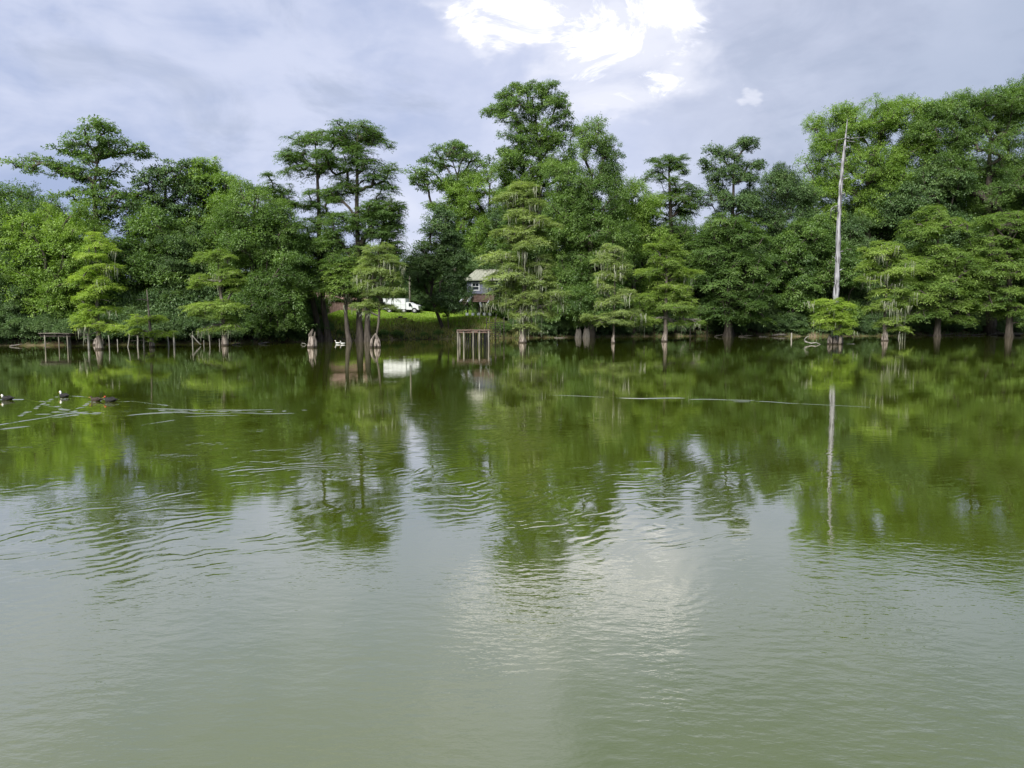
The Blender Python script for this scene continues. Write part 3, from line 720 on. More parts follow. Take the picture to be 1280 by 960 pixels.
# ------------------------------------------------------------------ cypresses standing in the water
def water_cyp(label, px, py, trunk, lobes, leaf='cyp_bright', **kw):
    Y = base_y(px, py); tr = [(px, py, trunk[0][2])] + trunk[1:]
    return T('cypress_sapling' if kw.pop('small', 0) else 'water_cypress', label, 'cypress tree', Y, tr, lobes, 'cypfine', leaf, bark='bark_water', seed=kw.pop('seed'), **kw)
water_cyp('young bright cypress standing in the water beside the left dock', 125, 437,
  [(0, 0, .33), (123, 415, .16), (121, 370, .11), (119, 300, .03)],
  [(118, 294, 10, 7), (122, 308, 17, 6), (112, 322, 20, 6), (130, 332, 22, 6), (115, 347, 22, 7), (134, 360, 22, 7), (114, 372, 22, 7), (106, 392, 14, 7), (134, 386, 22, 7), (118, 402, 26, 7), (142, 405, 16, 5)],
  cR=.85, dens=.95, seed=31, moss=8, twigs=6, shell=.1, flare=(2.0, 1.0))
water_cyp('tiny cypress with a bare dead top and flat pads of leaves among the left posts', 191, 434,
  [(0, 0, .30), (189, 418, .13), (186, 395, .08), (184, 362, .03)],
  [(176, 405, 16, 6), (200, 397, 14, 4), (203, 417, 14, 3), (172, 412, 10, 4), (189, 419, 9, 5)],
  cR=.62, dens=.85, seed=32, twigs=9, shell=.1, flare=(2.0, .8))
water_cyp('bushy cypress with tiers of boughs and pale base right of the left posts', 281, 432,
  [(0, 0, .36), (281, 412, .2), (276, 370, .14), (272, 312, .03)],
  [(272, 312, 18, 7), (262, 328, 20, 7), (285, 340, 22, 8), (258, 350, 18, 7), (290, 358, 20, 8), (262, 378, 26, 7), (290, 386, 22, 6), (275, 397, 24, 6), (284, 410, 20, 5), (266, 412, 12, 3)],
  cR=.85, dens=1.0, seed=33, moss=12, shell=.1, flare=(2.0, .9), leaf='cyp_light')
water_cyp('slim cypress with a hollow pale base in the water before the lawn', 470, 434,
  [(0, 0, .20), (471, 417, .07), (474, 395, .10), (476, 350, .08), (473, 312, .03)],
  [(473, 312, 18, 6), (484, 325, 18, 7), (462, 328, 16, 6), (475, 340, 26, 7), (490, 350, 14, 10), (462, 355, 18, 8), (478, 368, 24, 9), (462, 382, 18, 8), (486, 385, 14, 6)],
  cR=.8, dens=1.0, seed=34, moss=16, shell=.1, flare=(2.4, .9), leaf='cyp_grey')
water_cyp('largest of the water cypresses, draped in grey moss above a stout pale base', 653, 428.5,
  [(0, 0, .42), (654, 413, .26), (656, 350, .2), (655, 280, .14), (652, 232, .04)],
  [(652, 234, 16, 9), (642, 250, 20, 9), (664, 256, 18, 9), (650, 272, 30, 9), (672, 282, 22, 9), (638, 290, 24, 9), (660, 302, 34, 9), (636, 322, 24, 9), (676, 328, 24, 9), (645, 345, 34, 8), (672, 352, 26, 8), (628, 362, 22, 8), (662, 368, 34, 8), (690, 378, 18, 7), (640, 382, 24, 7), (668, 392, 26, 7), (660, 408, 18, 6)],
  cR=1.05, dens=1.0, seed=35, moss=60, shell=.1, flare=(1.9, 1.2), leaf='cyp_grey', mosslen=(.6, 1.9))
water_cyp('small mossy cypress with thin trunk and tooth shaped base right of the largest water cypress', 766, 429,
  [(0, 0, .26), (767, 415, .10), (768, 380, .09), (768, 320, .03)],
  [(768, 312, 14, 7), (758, 326, 16, 8), (778, 334, 14, 8), (764, 345, 20, 8), (756, 360, 14, 6), (780, 365, 14, 7), (766, 378, 16, 6), (752, 397, 20, 4), (775, 393, 22, 5), (768, 405, 24, 4)],
  cR=.75, dens=1.0, seed=36, moss=20, shell=.1, flare=(2.4, .8), leaf='cyp_grey')
water_cyp('full bright cypress with conical crown over a pale ribbed base, right of centre', 830, 427,
  [(0, 0, .36), (832, 410, .2), (833, 360, .15), (833, 300, .03)],
  [(834, 298, 14, 8), (822, 310, 18, 7), (846, 318, 18, 7), (832, 330, 28, 8), (812, 342, 16, 7), (852, 345, 20, 8), (830, 358, 30, 8), (806, 372, 18, 7), (855, 375, 18, 8), (830, 386, 32, 8), (812, 400, 18, 5), (850, 403, 20, 5)],
  cR=.9, dens=1.0, seed=37, moss=10, shell=.1, flare=(2.0, .9), leaf='cyp_light')
water_cyp('mossy round cypress with pyramid shaped base right of the bare snag', 1107, 426,
  [(0, 0, .42), (1106, 408, .18), (1107, 370, .14), (1110, 312, .04)],
  [(1112, 306, 20, 7), (1100, 320, 24, 8), (1125, 325, 18, 8), (1085, 330, 12, 8), (1112, 340, 32, 8), (1092, 348, 16, 8), (1128, 352, 16, 6), (1110, 366, 26, 7), (1128, 378, 18, 6), (1105, 385, 22, 7), (1112, 400, 18, 6), (1118, 410, 14, 5)],
  cR=.95, dens=1.0, seed=38, moss=34, shell=.1, flare=(2.4, .9), leaf='cyp_light', mosslen=(.8, 2.2))

# ------------------------------------------------------------------ bare snag with a bushy foot
def snag():
    Y = base_y(1044, 430); b = on_water(1044, 430)
    root = thing('dead_snag', 'tall bare grey dead cypress trunk towering in the water at right, with broken side limbs', 'dead tree', b)
    pts = [(1044, 432, .36), (1044, 405, .26), (1045, 370, .235), (1047, 330, .21), (1048, 290, .19), (1050, 252, .165), (1051, 232, .15), (1053, 210, .13), (1055, 190, .11), (1057, 172, .075), (1058.5, 158, .05), (1059.5, 148, .02)]
    mb = MB(); P = [at(a, c, Y) for a, c, r in pts]; P[0].z = -1
    gs = random.Random(4); PP = []; RR = []
    for i in range(len(P) - 1):
        for j in range(5):
            t = j / 5; r = pts[i][2] * (1 - t) + pts[i + 1][2] * t
            PP.append(P[i].lerp(P[i + 1], t) + Vector((gs.uniform(-1, 1) * r * .16, 0, 0))); RR.append(r * gs.uniform(.84, 1.2))
    PP.append(P[-1]); RR.append(.015)
    mb.tube(PP, RR, n=14, flute=(5, .20, [gs.uniform(.4, 1.3) for _ in PP], .4)); mb.build('trunk', 'deadwood', root, b)
    for yy in (392, 355, 338, 315, 283, 268, 224, 200, 185):
        f = (430 - yy) / 282; xx = 1044 + 14 * f; sg = gs.choice((-1, 1)); r = .30 * (1 - f) + .08
        mb = MB(); mb.tube([at(xx, yy, Y), at(xx + sg * 3.2, yy - 1, Y), at(xx + sg * (3.4 + gs.uniform(.8, 3)), yy - gs.uniform(1, 3), Y)], [.07, .05, .012], n=6); mb.build('limb_stub', 'deadwood', root, b)
    limbs = [[(1057, 172, .04), (1064, 173, .035), (1072, 172, .025), (1084, 171, .008)], [(1057, 176, .03), (1066, 177, .02), (1074, 178, .008)],
             [(1057, 173, .035), (1050, 174, .02), (1038, 177, .007)], [(1049, 257, .05), (1043, 258, .045), (1039, 261, .04), (1038.5, 268, .03), (1038, 274, .018)],
             [(1050, 232, .06), (1054, 230, .03), (1056, 231, .01)], [(1047, 300, .05), (1052, 298, .02)], [(1051, 210, .05), (1048, 208, .02)], [(1046, 328, .05), (1043, 322, .015), (1040, 320, .008)], [(1052, 243, .05), (1056, 241, .04), (1057, 244, .01)]]
    for l in limbs:
        mb = MB(); mb.tube([at(a, c, Y - .1) for a, c, r in l], [r for _, _, r in l], n=6); mb.build('broken_limb', 'deadwood', root, b, smooth=True)
    mb = MB()
    for (dx, h, r) in ((-6.5, 12, .24), (0, 9, .22), (6, 15, .24)):
        q = [at(1044 + dx, 433, Y - .3), at(1044 + dx, 430 - h * .5, Y - .3), at(1044 + dx * 1.05, 430 - h, Y - .3)]; q[0].z = -1
        mb = MB(); mb.tube(q, [r * 1.25, r, .07], n=9, flute=(4, .2, [1, 1, .5], dx)); mb.build('root_knee', 'bark_water', root, b, smooth=True)
snag()
Ys = base_y(1044, 430)
T('water_cypress', 'low leafy cypress bush growing around the foot of the bare snag', 'cypress tree', Ys - .9,
  [(1050, 431, .16), (1050, 412, .09), (1047, 392, .08), (1044, 375, .03)],
  [(1032, 376, 14, 5), (1054, 377, 14, 5), (1042, 384, 22, 6), (1028, 392, 14, 5), (1056, 392, 14, 6), (1040, 400, 22, 6), (1060, 404, 12, 5), (1030, 408, 12, 4), (1055, 412, 12, 4)],
  'cypfine', 'cyp_bright', cR=.8, dens=1.05, seed=39, bark='bark_water', shell=.1, flare=(2, .6), moss=6)

# ------------------------------------------------------------------ stumps, knees, posts, logs
def stump(name, label, px, py, w, h, m='bark_water', spikes=3, seed=0, cat='stump'):
    g = random.Random(seed); b = on_water(px, py); s = b.y / F; root = thing(name, label, cat, b)
    r = w * s / 2; H = h * s
    mb = MB(); n = 16; pts = [Vector((b.x, b.y, -1)), Vector((b.x, b.y, H * .12)), Vector((b.x + r * .1, b.y, H * .45)), Vector((b.x, b.y, H * .68)), Vector((b.x, b.y, H * .75))]
    mb.tube(pts, [r * 1.15, r, r * .85, r * .72, r * .5], n=n, flute=(6, .26, [1, 1, 1, 1, 1], seed))
    mb.build('stump_base', m, root, b, smooth=True)
    for i in range(spikes):
        a = 2 * math.pi * i / max(spikes, 1) + g.uniform(-.4, .4); q = Vector((b.x + math.cos(a) * r * .5, b.y + math.sin(a) * r * .3, H * .55))
        mb = MB(); mb.tube([q, q + Vector((g.uniform(-.08, .08), 0, H * .3)), q + Vector((g.uniform(-.15, .15), 0, H * g.uniform(.4, .75)))], [r * .35, r * .22, r * .06], n=6)
        mb.build('splinter', m, root, b, smooth=True)
    return root
stump('tree_stump', 'pale knotted stump with a broken crooked top left of the dark twin trunks', 390.5, 434.5, 11, 19, spikes=4, seed=1)
stump('tree_stump', 'squat pinkish stump in the dark water behind the young left cypress', 124, 431.5, 12, 12, spikes=1, seed=2)
stump('tree_stump', 'shaded stump at the bank beyond the mossy round cypress at right', 1151, 418.6, 9, 14, m='bark_grey', spikes=2, seed=3)
stump('tree_stump', 'left one of the two dark fluted stumps in the shade of the central trees', 723, 422, 8, 14, m='bark_grey', spikes=2, seed=4)
stump('tree_stump', 'right one of the two dark fluted stumps in the shade of the central trees', 733, 422, 9, 15, m='bark_grey', spikes=2, seed=5)
# hollow base ring round the slim cypress at 470
def hollow_base():
    b = on_water(470, 434.3); s = b.y / F; root = thing('hollow_cypress_base', 'pale hollow arched cypress base hugging the slim trunk before the lawn', 'stump', b)
    for sgn, r0 in ((-1, .13), (1, .12)):
        mb = MB(); pts = [Vector((b.x + sgn * .30, b.y - .32, -1)), Vector((b.x + sgn * .31, b.y - .32, .25)), Vector((b.x + sgn * .25, b.y - .3, .62)), Vector((b.x + sgn * .11, b.y - .24, .90)), Vector((b.x + .03, b.y - .15, 1.15))]
        mb.tube(pts, [r0 * 1.3, r0 * 1.2, r0, r0 * .8, r0 * .5], n=8, flute=(3, .15, [1] * 5, sgn)); mb.build('buttress', 'bark_water', root, b, smooth=True)
    mb = MB(); mb.tube([Vector((b.x, b.y - .36, -1)), Vector((b.x, b.y - .36, .3)), Vector((b.x + .02, b.y - .3, .7))], [.11, .09, .03], n=7); mb.build('root_knee', 'bark_water', root, b, smooth=True)
hollow_base()
def post(label, px, py, top_px, top_py, r=.065, m='palewood', group=None, cat='post', name='wooden_post'):
    b = on_water(px, py); t = at(top_px, top_py, b.y)
    mb = MB(); mid = b.lerp(t, .5) + Vector((.02, 0, 0)); mb.tube([b - Vector((0, 0, 1)) - (t - b) * .1, b, mid, t], [r * 1.1, r * 1.05, r * .95, r * .75], n=7)
    return tag(mb.build(name, m, None, None, smooth=True), label, cat, group)
def setorigin(o):
    c = sum((v.co for v in o.data.vertices), Vector()) / len(o.data.vertices)
    o.data.transform(Matrix.Translation(-c)); o.location = c
PG = 'old wooden posts standing in the water at left'
posts = [
 ('leaning post furthest left in the row left of the tiny cypress', 160, 434, 162, 417, .05),
 ('thicker post with a side stub just left of the tiny cypress', 172.5, 433.5, 172, 416, .075),
 ('post touching the left pads of the tiny cypress', 180, 433.5, 179, 416, .07),
 ('slim leaning post right of the tiny cypress', 211, 433, 209, 417, .06),
 ('tallest pale post with pointed top right of the tiny cypress', 218, 432.5, 216.5, 413, .085),
 ('post with the slanting brace in the right half of the left row', 241, 432, 240, 418.5, .055),
 ('short dark post right of the braced post', 255, 432, 254.5, 425, .04),
 ('thin pale post between braced post and bushy cypress', 262.5, 431, 261.5, 418.5, .045),
 ('short post just left of the bushy cypress base', 274.5, 432, 274, 423.5, .045),
 ('thin post right of the young bright cypress', 137, 435, 135.5, 419, .045),
 ('dark slim post further right of the young bright cypress', 147, 432, 146.5, 424, .04),
 ('lone short pale stake before the dark bank left of the snag', 989, 424, 989.5, 416, .085),
 ('thin pale stake right beside the mossy round cypress', 1123, 422.5, 1126, 408, .06)]
for i, (lb, a, b_, c, d, r) in enumerate(posts):
    o = post(lb, a, b_, c, d, r, group=PG if i < 11 else None); setorigin(o)
b1 = on_water(241, 432); mb = MB(); mb.tube([at(240, 419, b1.y - .15), at(246, 426, b1.y - .15), at(251, 431, b1.y - .15)], [.05, .05, .05], n=6)
o = mb.build('wooden_brace', 'palewood'); setorigin(o); tag(o, 'slanting broken pole leaning on a post in the left row', 'pole', PG)
def snaggy(label, px, py, lines, m='palewood', name='dead_branch', cat='branch'):
    b = on_water(px, py); root = thing(name, label, cat, b)
    for l in lines:
        mb = MB(); mb.tube([at(a, c, b.y) for a, c, r in l], [r for _, _, r in l], n=6); mb.build('limb', m, root, b, smooth=True)
    return root
snaggy('pale forked dead tree trunk leaning before the young bright cypress', 111, 437, [[(112, 442, .11), (111, 430, .10), (110.5, 418, .085), (111, 405, .05), (109, 398, .02)], [(111, 419, .05), (118, 416, .035), (128, 413, .015)], [(110.5, 422, .035), (105, 424, .03), (104, 432, .025)], [(111, 412, .03), (106, 406, .012)]], name='dead_tree', cat='dead tree')
snaggy('bare curved branch of a floating log left of the snag foot', 1012, 430.5, [[(1010, 427.5, .03), (1005, 425, .045), (1008, 421.5, .035), (1012, 420, .015)], [(1006, 427, .05), (1014, 429.2, .06), (1020, 428.3, .05), (1027, 431.5, .05)]], name='driftwood')
snaggy('thin floating branch right of the snag foot', 1060, 430, [[(1048, 431.3, .05), (1058, 430.7, .06), (1066, 430.2, .045), (1069, 430.2, .02)], [(1064, 430.4, .02), (1068, 429.2, .008)]], name='driftwood')
snaggy('thin twigs poking from the water left of the knotted stump', 379, 431, [[(376, 430.5, .02), (380, 429, .025), (384, 431.5, .02)], [(380, 429.5, .015), (377, 428, .008)]])
snaggy('drift log lying at the water edge left of the lone stake', 975, 420.5, [[(965, 419.3, .10), (975, 418.2, .14), (983, 419, .08)], [(977, 418, .05), (981, 416.5, .02)]], m='bark_grey', name='drift_log', cat='log')
snaggy('drooping dead branches hanging below the full bright cypress', 856, 421, [[(850, 404, .03), (858, 405, .035), (865, 408, .02)], [(852, 407, .03), (857, 411, .035), (859, 415, .02)]])
for i, (px, py, ln) in enumerate(((1072, 420, 8), (1098, 419.6, 6), (1168, 419.4, 9), (1186, 419.2, 7), (1204, 419.5, 10), (1222, 419.2, 8), (1243, 419, 7), (900, 421, 7), (932, 421, 9), (955, 421, 6), (700, 422.5, 7), (330, 430, 7), (20, 433, 8), (296, 431, 6))):
    k = random.Random(i * 3 + 1); a = k.uniform(.5, 4); b2 = k.uniform(-1, 3)
    snaggy('fallen weathered branch lying along the shaded waterline of the far bank', px, py, [[(px - ln, py - .4, .05), (px - ln * .3, py - a * .4, .06), (px + ln * .4, py - a * .7, .045), (px + ln, py - a, .012)], [(px, py - a * .5, .03), (px + 2, py - a * .5 - b2 - 1, .01)], [(px - ln * .4, py - a * .3, .025), (px - ln * .7, py - 3 - b2, .008)]], m='bark_grey', name='fallen_branch')['group'] = 'fallen branches along the far waterline'
def slab():
    b = on_water(1262, 419.5); root = thing('concrete_slab', 'pale flat slab at the waterline of the shaded right bank', 'slab', b)
    mb = MB(); mb.box((b.x, b.y, .28), (2.7, 1.6, .22)); mb.build('slab_top', 'dockpost', root, b)
    mb = MB(); mb.box((b.x, b.y + .1, -.2), (2.4, 1.2, .7)); mb.build('slab_base', 'darkwood', root, b)
slab()

# ------------------------------------------------------------------ docks
def dock(name, label, pxs, pyb, z, depth, rot=0, posts=(), boards=18, m='dockwood', pm='dockpost', rail=None, pr=.09):
    b = on_water((pxs[0] + pxs[1]) / 2, pyb); s = b.y / F; w = (pxs[1] - pxs[0]) * s
    root = thing(name, label, 'dock', (b.x, b.y, 0), rot)
    for i in range(boards):
        mb = MB(); bw = w / boards; mb.box((-w / 2 + bw * (i + .5), depth / 2 + random.uniform(-.06, .06), z + random.uniform(-.008, .008)), (bw - .02, depth, .05)); mb.build('plank', m, root)
    for yy in (.12, depth - .12):
        mb = MB(); mb.box((0, yy, z - .13), (w, .07, .18)); mb.build('beam', m, root)
    for (px_, yy) in posts:
        x = (px_ - (pxs[0] + pxs[1]) / 2) * s; mb = MB(); mb.tube([(x, yy, -1), (x, yy, 0), (x + random.uniform(-.03, .03), yy, z - .03)], [pr, pr, pr * .9], n=8); mb.build('post', pm, root, smooth=True)
    return root
dk = dock('wooden_dock', 'weathered plank dock on many pale posts below the blue grey house', (571, 613), 433, 1.36, 3.2, rot=R(4),
     posts=[(572.5, .1), (580, .1), (591.5, .1), (599, .1), (611, .1), (575, 1.6), (586, 1.6), (596, 1.6), (606, 1.6), (573, 3.0), (590, 3.0), (603, 3.0), (611.5, 3.0), (583, 2.3), (594, 2.4), (608, 2.2)], boards=20, pr=.07)
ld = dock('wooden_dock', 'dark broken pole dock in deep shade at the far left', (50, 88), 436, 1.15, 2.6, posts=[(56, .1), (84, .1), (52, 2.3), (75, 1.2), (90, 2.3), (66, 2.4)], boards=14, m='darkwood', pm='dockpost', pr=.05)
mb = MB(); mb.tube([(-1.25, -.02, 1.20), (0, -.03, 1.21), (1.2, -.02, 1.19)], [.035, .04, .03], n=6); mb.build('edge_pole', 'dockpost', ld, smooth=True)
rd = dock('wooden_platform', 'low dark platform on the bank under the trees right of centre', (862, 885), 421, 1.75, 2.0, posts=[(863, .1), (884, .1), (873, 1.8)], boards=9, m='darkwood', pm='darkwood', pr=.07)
def steps():
    b = at(616, 420, 87.5); b.z = 0
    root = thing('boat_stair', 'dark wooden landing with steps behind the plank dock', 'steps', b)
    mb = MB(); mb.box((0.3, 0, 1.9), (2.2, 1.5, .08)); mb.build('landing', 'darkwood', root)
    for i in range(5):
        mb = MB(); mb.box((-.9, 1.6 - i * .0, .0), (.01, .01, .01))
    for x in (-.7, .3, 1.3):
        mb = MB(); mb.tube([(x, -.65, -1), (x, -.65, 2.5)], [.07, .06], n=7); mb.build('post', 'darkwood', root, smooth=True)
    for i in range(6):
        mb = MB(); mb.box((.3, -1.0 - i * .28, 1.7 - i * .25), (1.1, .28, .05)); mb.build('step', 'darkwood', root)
    for x in (-.3, .9):
        mb = MB(); mb.box((x, -1.6, 1.0), (.06, 1.9, .18), Matrix.Rotation(math.atan2(1.5, 1.68), 3, 'X')); mb.build('stringer', 'darkwood', root)
steps()
stake = post('pale leaning plank standing on the bank behind the plank dock', 619, 421.5, 620, 392, .08, m='palewood', cat='plank', name='leaning_plank'); setorigin(stake); stake.location.y += 2.0

# ------------------------------------------------------------------ house, shed, truck, pole
def house():
    Y = 101; zg = ground_z(at(600, 390, Y).x, Y); b = at(603, 390, Y); b.z = zg
    s = Y / F; root = thing('stilt_house', 'small blue grey cabin raised on stilts behind the lawn, half hidden by trees', 'house', b, R(-4))
    zf = at(600, 367, Y).z - zg; zt = at(600, 351, Y).z - zg; wL = (584 - 603) * s; wR = 4.6
    def wall(x0, x1, y0, y1, z0, z1, m, n): q = MB(); q.box(((x0 + x1) / 2, (y0 + y1) / 2, (z0 + z1) / 2), (x1 - x0, y1 - y0, z1 - z0)); return q.build(n, m, root)
    wx0, wx1 = wL + (590.2 - 584) * s, wL + (599 - 584) * s; wz0, wz1 = zf + .45, zt - .28
    wall(wL, wx0, 0, .12, zf, zt, 'bluewall', 'front_wall'); wall(wx1, wR, 0, .12, zf, zt, 'bluewall', 'front_wall')
    wall(wx0, wx1, 0, .12, zf, wz0, 'bluewall', 'front_wall'); wall(wx0, wx1, 0, .12, wz1, zt, 'bluewall', 'front_wall')
    wall(wL, wL + .12, .122, 4.3, zf, zt, 'bluewall', 'side_wall'); wall(wR - .12, wR, .122, 4.3, zf, zt, 'bluewall', 'side_wall'); wall(wL + .12, wR - .12, 4.18, 4.3, zf, zt, 'bluewall', 'back_wall')
    # clapboard lines
    k = int((zt - zf) / .18)
    for i in range(k):
        z = zf + .09 + i * .18
        for a, c in (((wL, wx0 - .1), (wx1 + .1, wR)) if wz0 - .12 < z < wz1 + .12 else ((wL, wR),)):
            q = MB(); q.box(((a + c) / 2, -.012, z), (c - a, .022, .15)); q.build('clapboard', 'bluewall', root)
    fr = MB(); cx = (wx0 + wx1) / 2; cz = (wz0 + wz1) / 2; ww = wx1 - wx0; hh = wz1 - wz0
    for (x, z, dx, dz) in ((cx, wz0, ww + .2, .1), (cx, wz1, ww + .2, .1), (wx0, cz, .1, hh - .1), (wx1, cz, .1, hh - .1)): fr.box((x, -.04, z), (dx, .1, dz))
    fo = fr.build('window', 'white', root)
    q = MB(); q.box((cx, .03, cz), (ww - .1, .02, hh - .1)); q.build('pane', 'glass', fo)
    q = MB(); q.box((cx, -.02, cz), (ww - .1, .04, .05)); q.box((cx, -.0195, cz + hh * .25), (.04, .03, hh * .4)); q.build('mullion', 'white', fo)
    # roof: sloping up and away
    zr = at(600, 338, Y + 3).z - zg
    q = MB(); y0, y1 = -.55, 2.3
    q.loft([[(wL - .35, y0, zt + .02), (wR + .3, y0, zt + .02), (wR + .3, y0, zt + .14), (wL - .35, y0, zt + .14)], [(wL + 1.0, y1, zr), (wR + .3, y1, zr), (wR + .3, y1, zr + .12), (wL + 1.0, y1, zr + .12)]])
    ro = q.build('roof', 'roof', root)
    q = MB(); q.loft([[(wL + 1.0, y1 + .003, zr), (wR + .3, y1 + .003, zr), (wR + .3, y1 + .003, zr + .12), (wL + 1.0, y1 + .003, zr + .12)], [(wL - .35, 4.8, zt + .02), (wR + .3, 4.8, zt + .02), (wR + .3, 4.8, zt + .14), (wL - .35, 4.8, zt + .14)]]); q.build('roof', 'roof', root)
    n = 12
    for i in range(n):
        t = (i + .5) / n; xa = (wL - .35) * (1 - t) + (wR + .3) * t; xb = (wL + 1.0) * (1 - t) + (wR + .3) * t
        q = MB(); q.tube([(xa, y0, zt + .15), (xb, y1, zr + .13)], [.025, .025], n=4); q.build('roof_seam', 'roof', ro)
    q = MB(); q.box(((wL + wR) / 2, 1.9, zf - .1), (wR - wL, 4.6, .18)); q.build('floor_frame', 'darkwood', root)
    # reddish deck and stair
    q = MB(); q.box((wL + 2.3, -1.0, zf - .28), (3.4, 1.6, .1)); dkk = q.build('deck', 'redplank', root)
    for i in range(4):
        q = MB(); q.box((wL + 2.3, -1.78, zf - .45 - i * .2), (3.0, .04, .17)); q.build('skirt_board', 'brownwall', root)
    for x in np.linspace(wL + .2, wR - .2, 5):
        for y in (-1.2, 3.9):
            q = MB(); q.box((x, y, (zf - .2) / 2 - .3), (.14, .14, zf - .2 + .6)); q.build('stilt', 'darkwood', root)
    # white stair strings
    def bar(a, c, th, nm, m='white'):
        q = MB(); q.tube([a, c], [th, th], n=4); q.build(nm, m, root)
    bar((wL + .1, -1.9, zf - .25), (wL - .75, -2.2, zf - 1.25), .13, 'stair_rail'); bar((wL + .95, -2.0, zf - .2), (wL + .35, -2.3, zf - 1.15), .13, 'stair_rail')
    bar((wL + .35, -2.3, zf - 1.15), (wL - .25, -2.4, zf - 1.9), .07, 'stair_rail', 'dockpost')
    for i in range(6):
        t = i / 5; q = MB(); q.box((wL + .4 - t * .75, -2.05, zf - .35 - t * 1.3), (.8, .3, .05)); q.build('step', 'dockwood', root)
    bar((wL + 2.7, -2.0, zf - 1.9), (wL + 3.15, -2.0, zf - 1.0), .10, 'brace'); bar((wL + 2.1, -2.0, zf - 1.8), (wL + 1.95, -2.0, zf - 1.2), .12, 'brace')
    for i in range(5):
        q = MB(); q.box((wL + .3 + i * .75, -2.4, .16), (.36, .3, .34)); q.build('block', 'white', root)
house()
def shed():
    Y = 97; c = at(424, 393, Y); zg = ground_z(c.x, Y); b = Vector((c.x, Y, zg)); s = Y / F
    root = thing('brown_shed', 'low reddish brown shed behind the dark cypress trunks on the lawn', 'shed', b, R(6))
    w = 62 * s; h = at(424, 377, Y).z - zg
    n = 22
    for i in range(n):
        q = MB(); bw = w / n; q.box((-w / 2 + bw * (i + .5), 0, h / 2 - .2), (bw - .025, .1 + (i % 2) * .03, h + .4)); q.build('board', 'brownwall', root)
    q = MB(); q.box((0, 2.2, h / 2 - .2), (w - .1, 4.2, h + .38)); q.build('body', 'brownwall', root)
    q = MB(); q.loft([[(-w / 2 - .3, -.4, h + .2), (w / 2 + .3, -.4, h + .2), (w / 2 + .3, -.4, h + .32), (-w / 2 - .3, -.4, h + .32)], [(-w / 2 - .3, 2.2, h + 1.2), (w / 2 + .3, 2.2, h + 1.2), (w / 2 + .3, 2.2, h + 1.32), (-w / 2 - .3, 2.2, h + 1.32)], [(-w / 2 - .3, 4.8, h + .2), (w / 2 + .3, 4.8, h + .2), (w / 2 + .3, 4.8, h + .32), (-w / 2 - .3, 4.8, h + .32)]]); q.build('roof', 'brownwall', root)
shed()
def truck():
    Y = 104; c = at(503, 390, Y); zg = ground_z(c.x, Y); b = Vector((c.x, Y, max(zg, at(503, 391, Y).z))); b.z = zg; s = Y / F
    root = thing('service_truck', 'white box service truck facing right, parked on the lawn', 'truck', b, R(-6))
    z0 = .55; zt = at(503, 373, Y).z - zg; x0 = (478 - 503) * s; x1 = (507 - 503) * s; x2 = (523 - 503) * s
    q = MB(); q.box(((x0 + x1) / 2, 1.1, (z0 + zt) / 2), (x1 - x0, 2.2, zt - z0)); body = q.build('cargo_box', 'white', root)
    for x in np.linspace(x0 + .1, x1 - .1, 6):
        q = MB(); q.box((x, -.012, (z0 + zt) / 2), (.04, .024, zt - z0 - .1)); q.build('box_seam', 'whitegrey', body)
    for z in (z0 + .04, z0 + (zt - z0) * .42, zt - .04):
        q = MB(); q.box(((x0 + x1) / 2, -.016, z), (x1 - x0, .03, .05)); q.build('rail', 'whitegrey', body)
    ct = zt - .52; pr = [(x1 + .02, z0 - .05), (x2 - .02, z0 - .05), (x2, z0 + .45), (x2 - .25, z0 + .62), (x2 - .75, z0 + .72), (x2 - 1.0, ct - .12), (x2 - 1.2, ct), (x1 + .02, ct)]
    q = MB(); q.loft([[(x, .12, z) for x, z in pr][::-1], [(x, 2.08, z) for x, z in pr][::-1]]); cab = q.build('cab', 'white', root)
    q = MB(); q.loft([[(x2 - 1.35, .108, ct - .55), (x2 - .88, .108, ct - .60), (x2 - 1.06, .108, ct - .12), (x2 - 1.35, .108, ct - .12)], [(x2 - 1.35, .13, ct - .55), (x2 - .88, .13, ct - .60), (x2 - 1.06, .13, ct - .12), (x2 - 1.35, .13, ct - .12)]]); q.build('window', 'glass', cab)
    q = MB(); q.box((x2 - 1.2, .1, z0 + .35), (.14, .03, .04)); q.build('handle', 'rubber', cab)
    q = MB(); q.box((x2 - .95, -.02, ct - .5), (.1, .2, .22)); q.build('mirror', 'rubber', cab)
    q = MB(); q.box((x2 - .02, .45, z0 + .36), (.08, .3, .16)); q.build('headlight', 'steel', cab)
    q = MB(); q.box((x2 + .04, 1.1, z0), (.14, 2.0, .18)); q.build('bumper', 'steel', root)
    q = MB(); q.box(((x0 + x2) / 2, 1.1, z0 - .12), (x2 - x0 - .3, .9, .16)); q.build('chassis', 'rubber', root)
    for x in (x0 + .9, x1 - .25, x2 - .55):
        for y in (.18, 2.02):
            q = MB(); q.tube([(x, y - .13, .38), (x, y + .13, .38)], [.38, .38], n=18); wh = q.build('wheel', 'rubber', root)
            q = MB(); q.tube([(x, y - .15, .38), (x, y + .15, .38)], [.19, .19], n=12); q.build('rim', 'steel', wh)
truck()
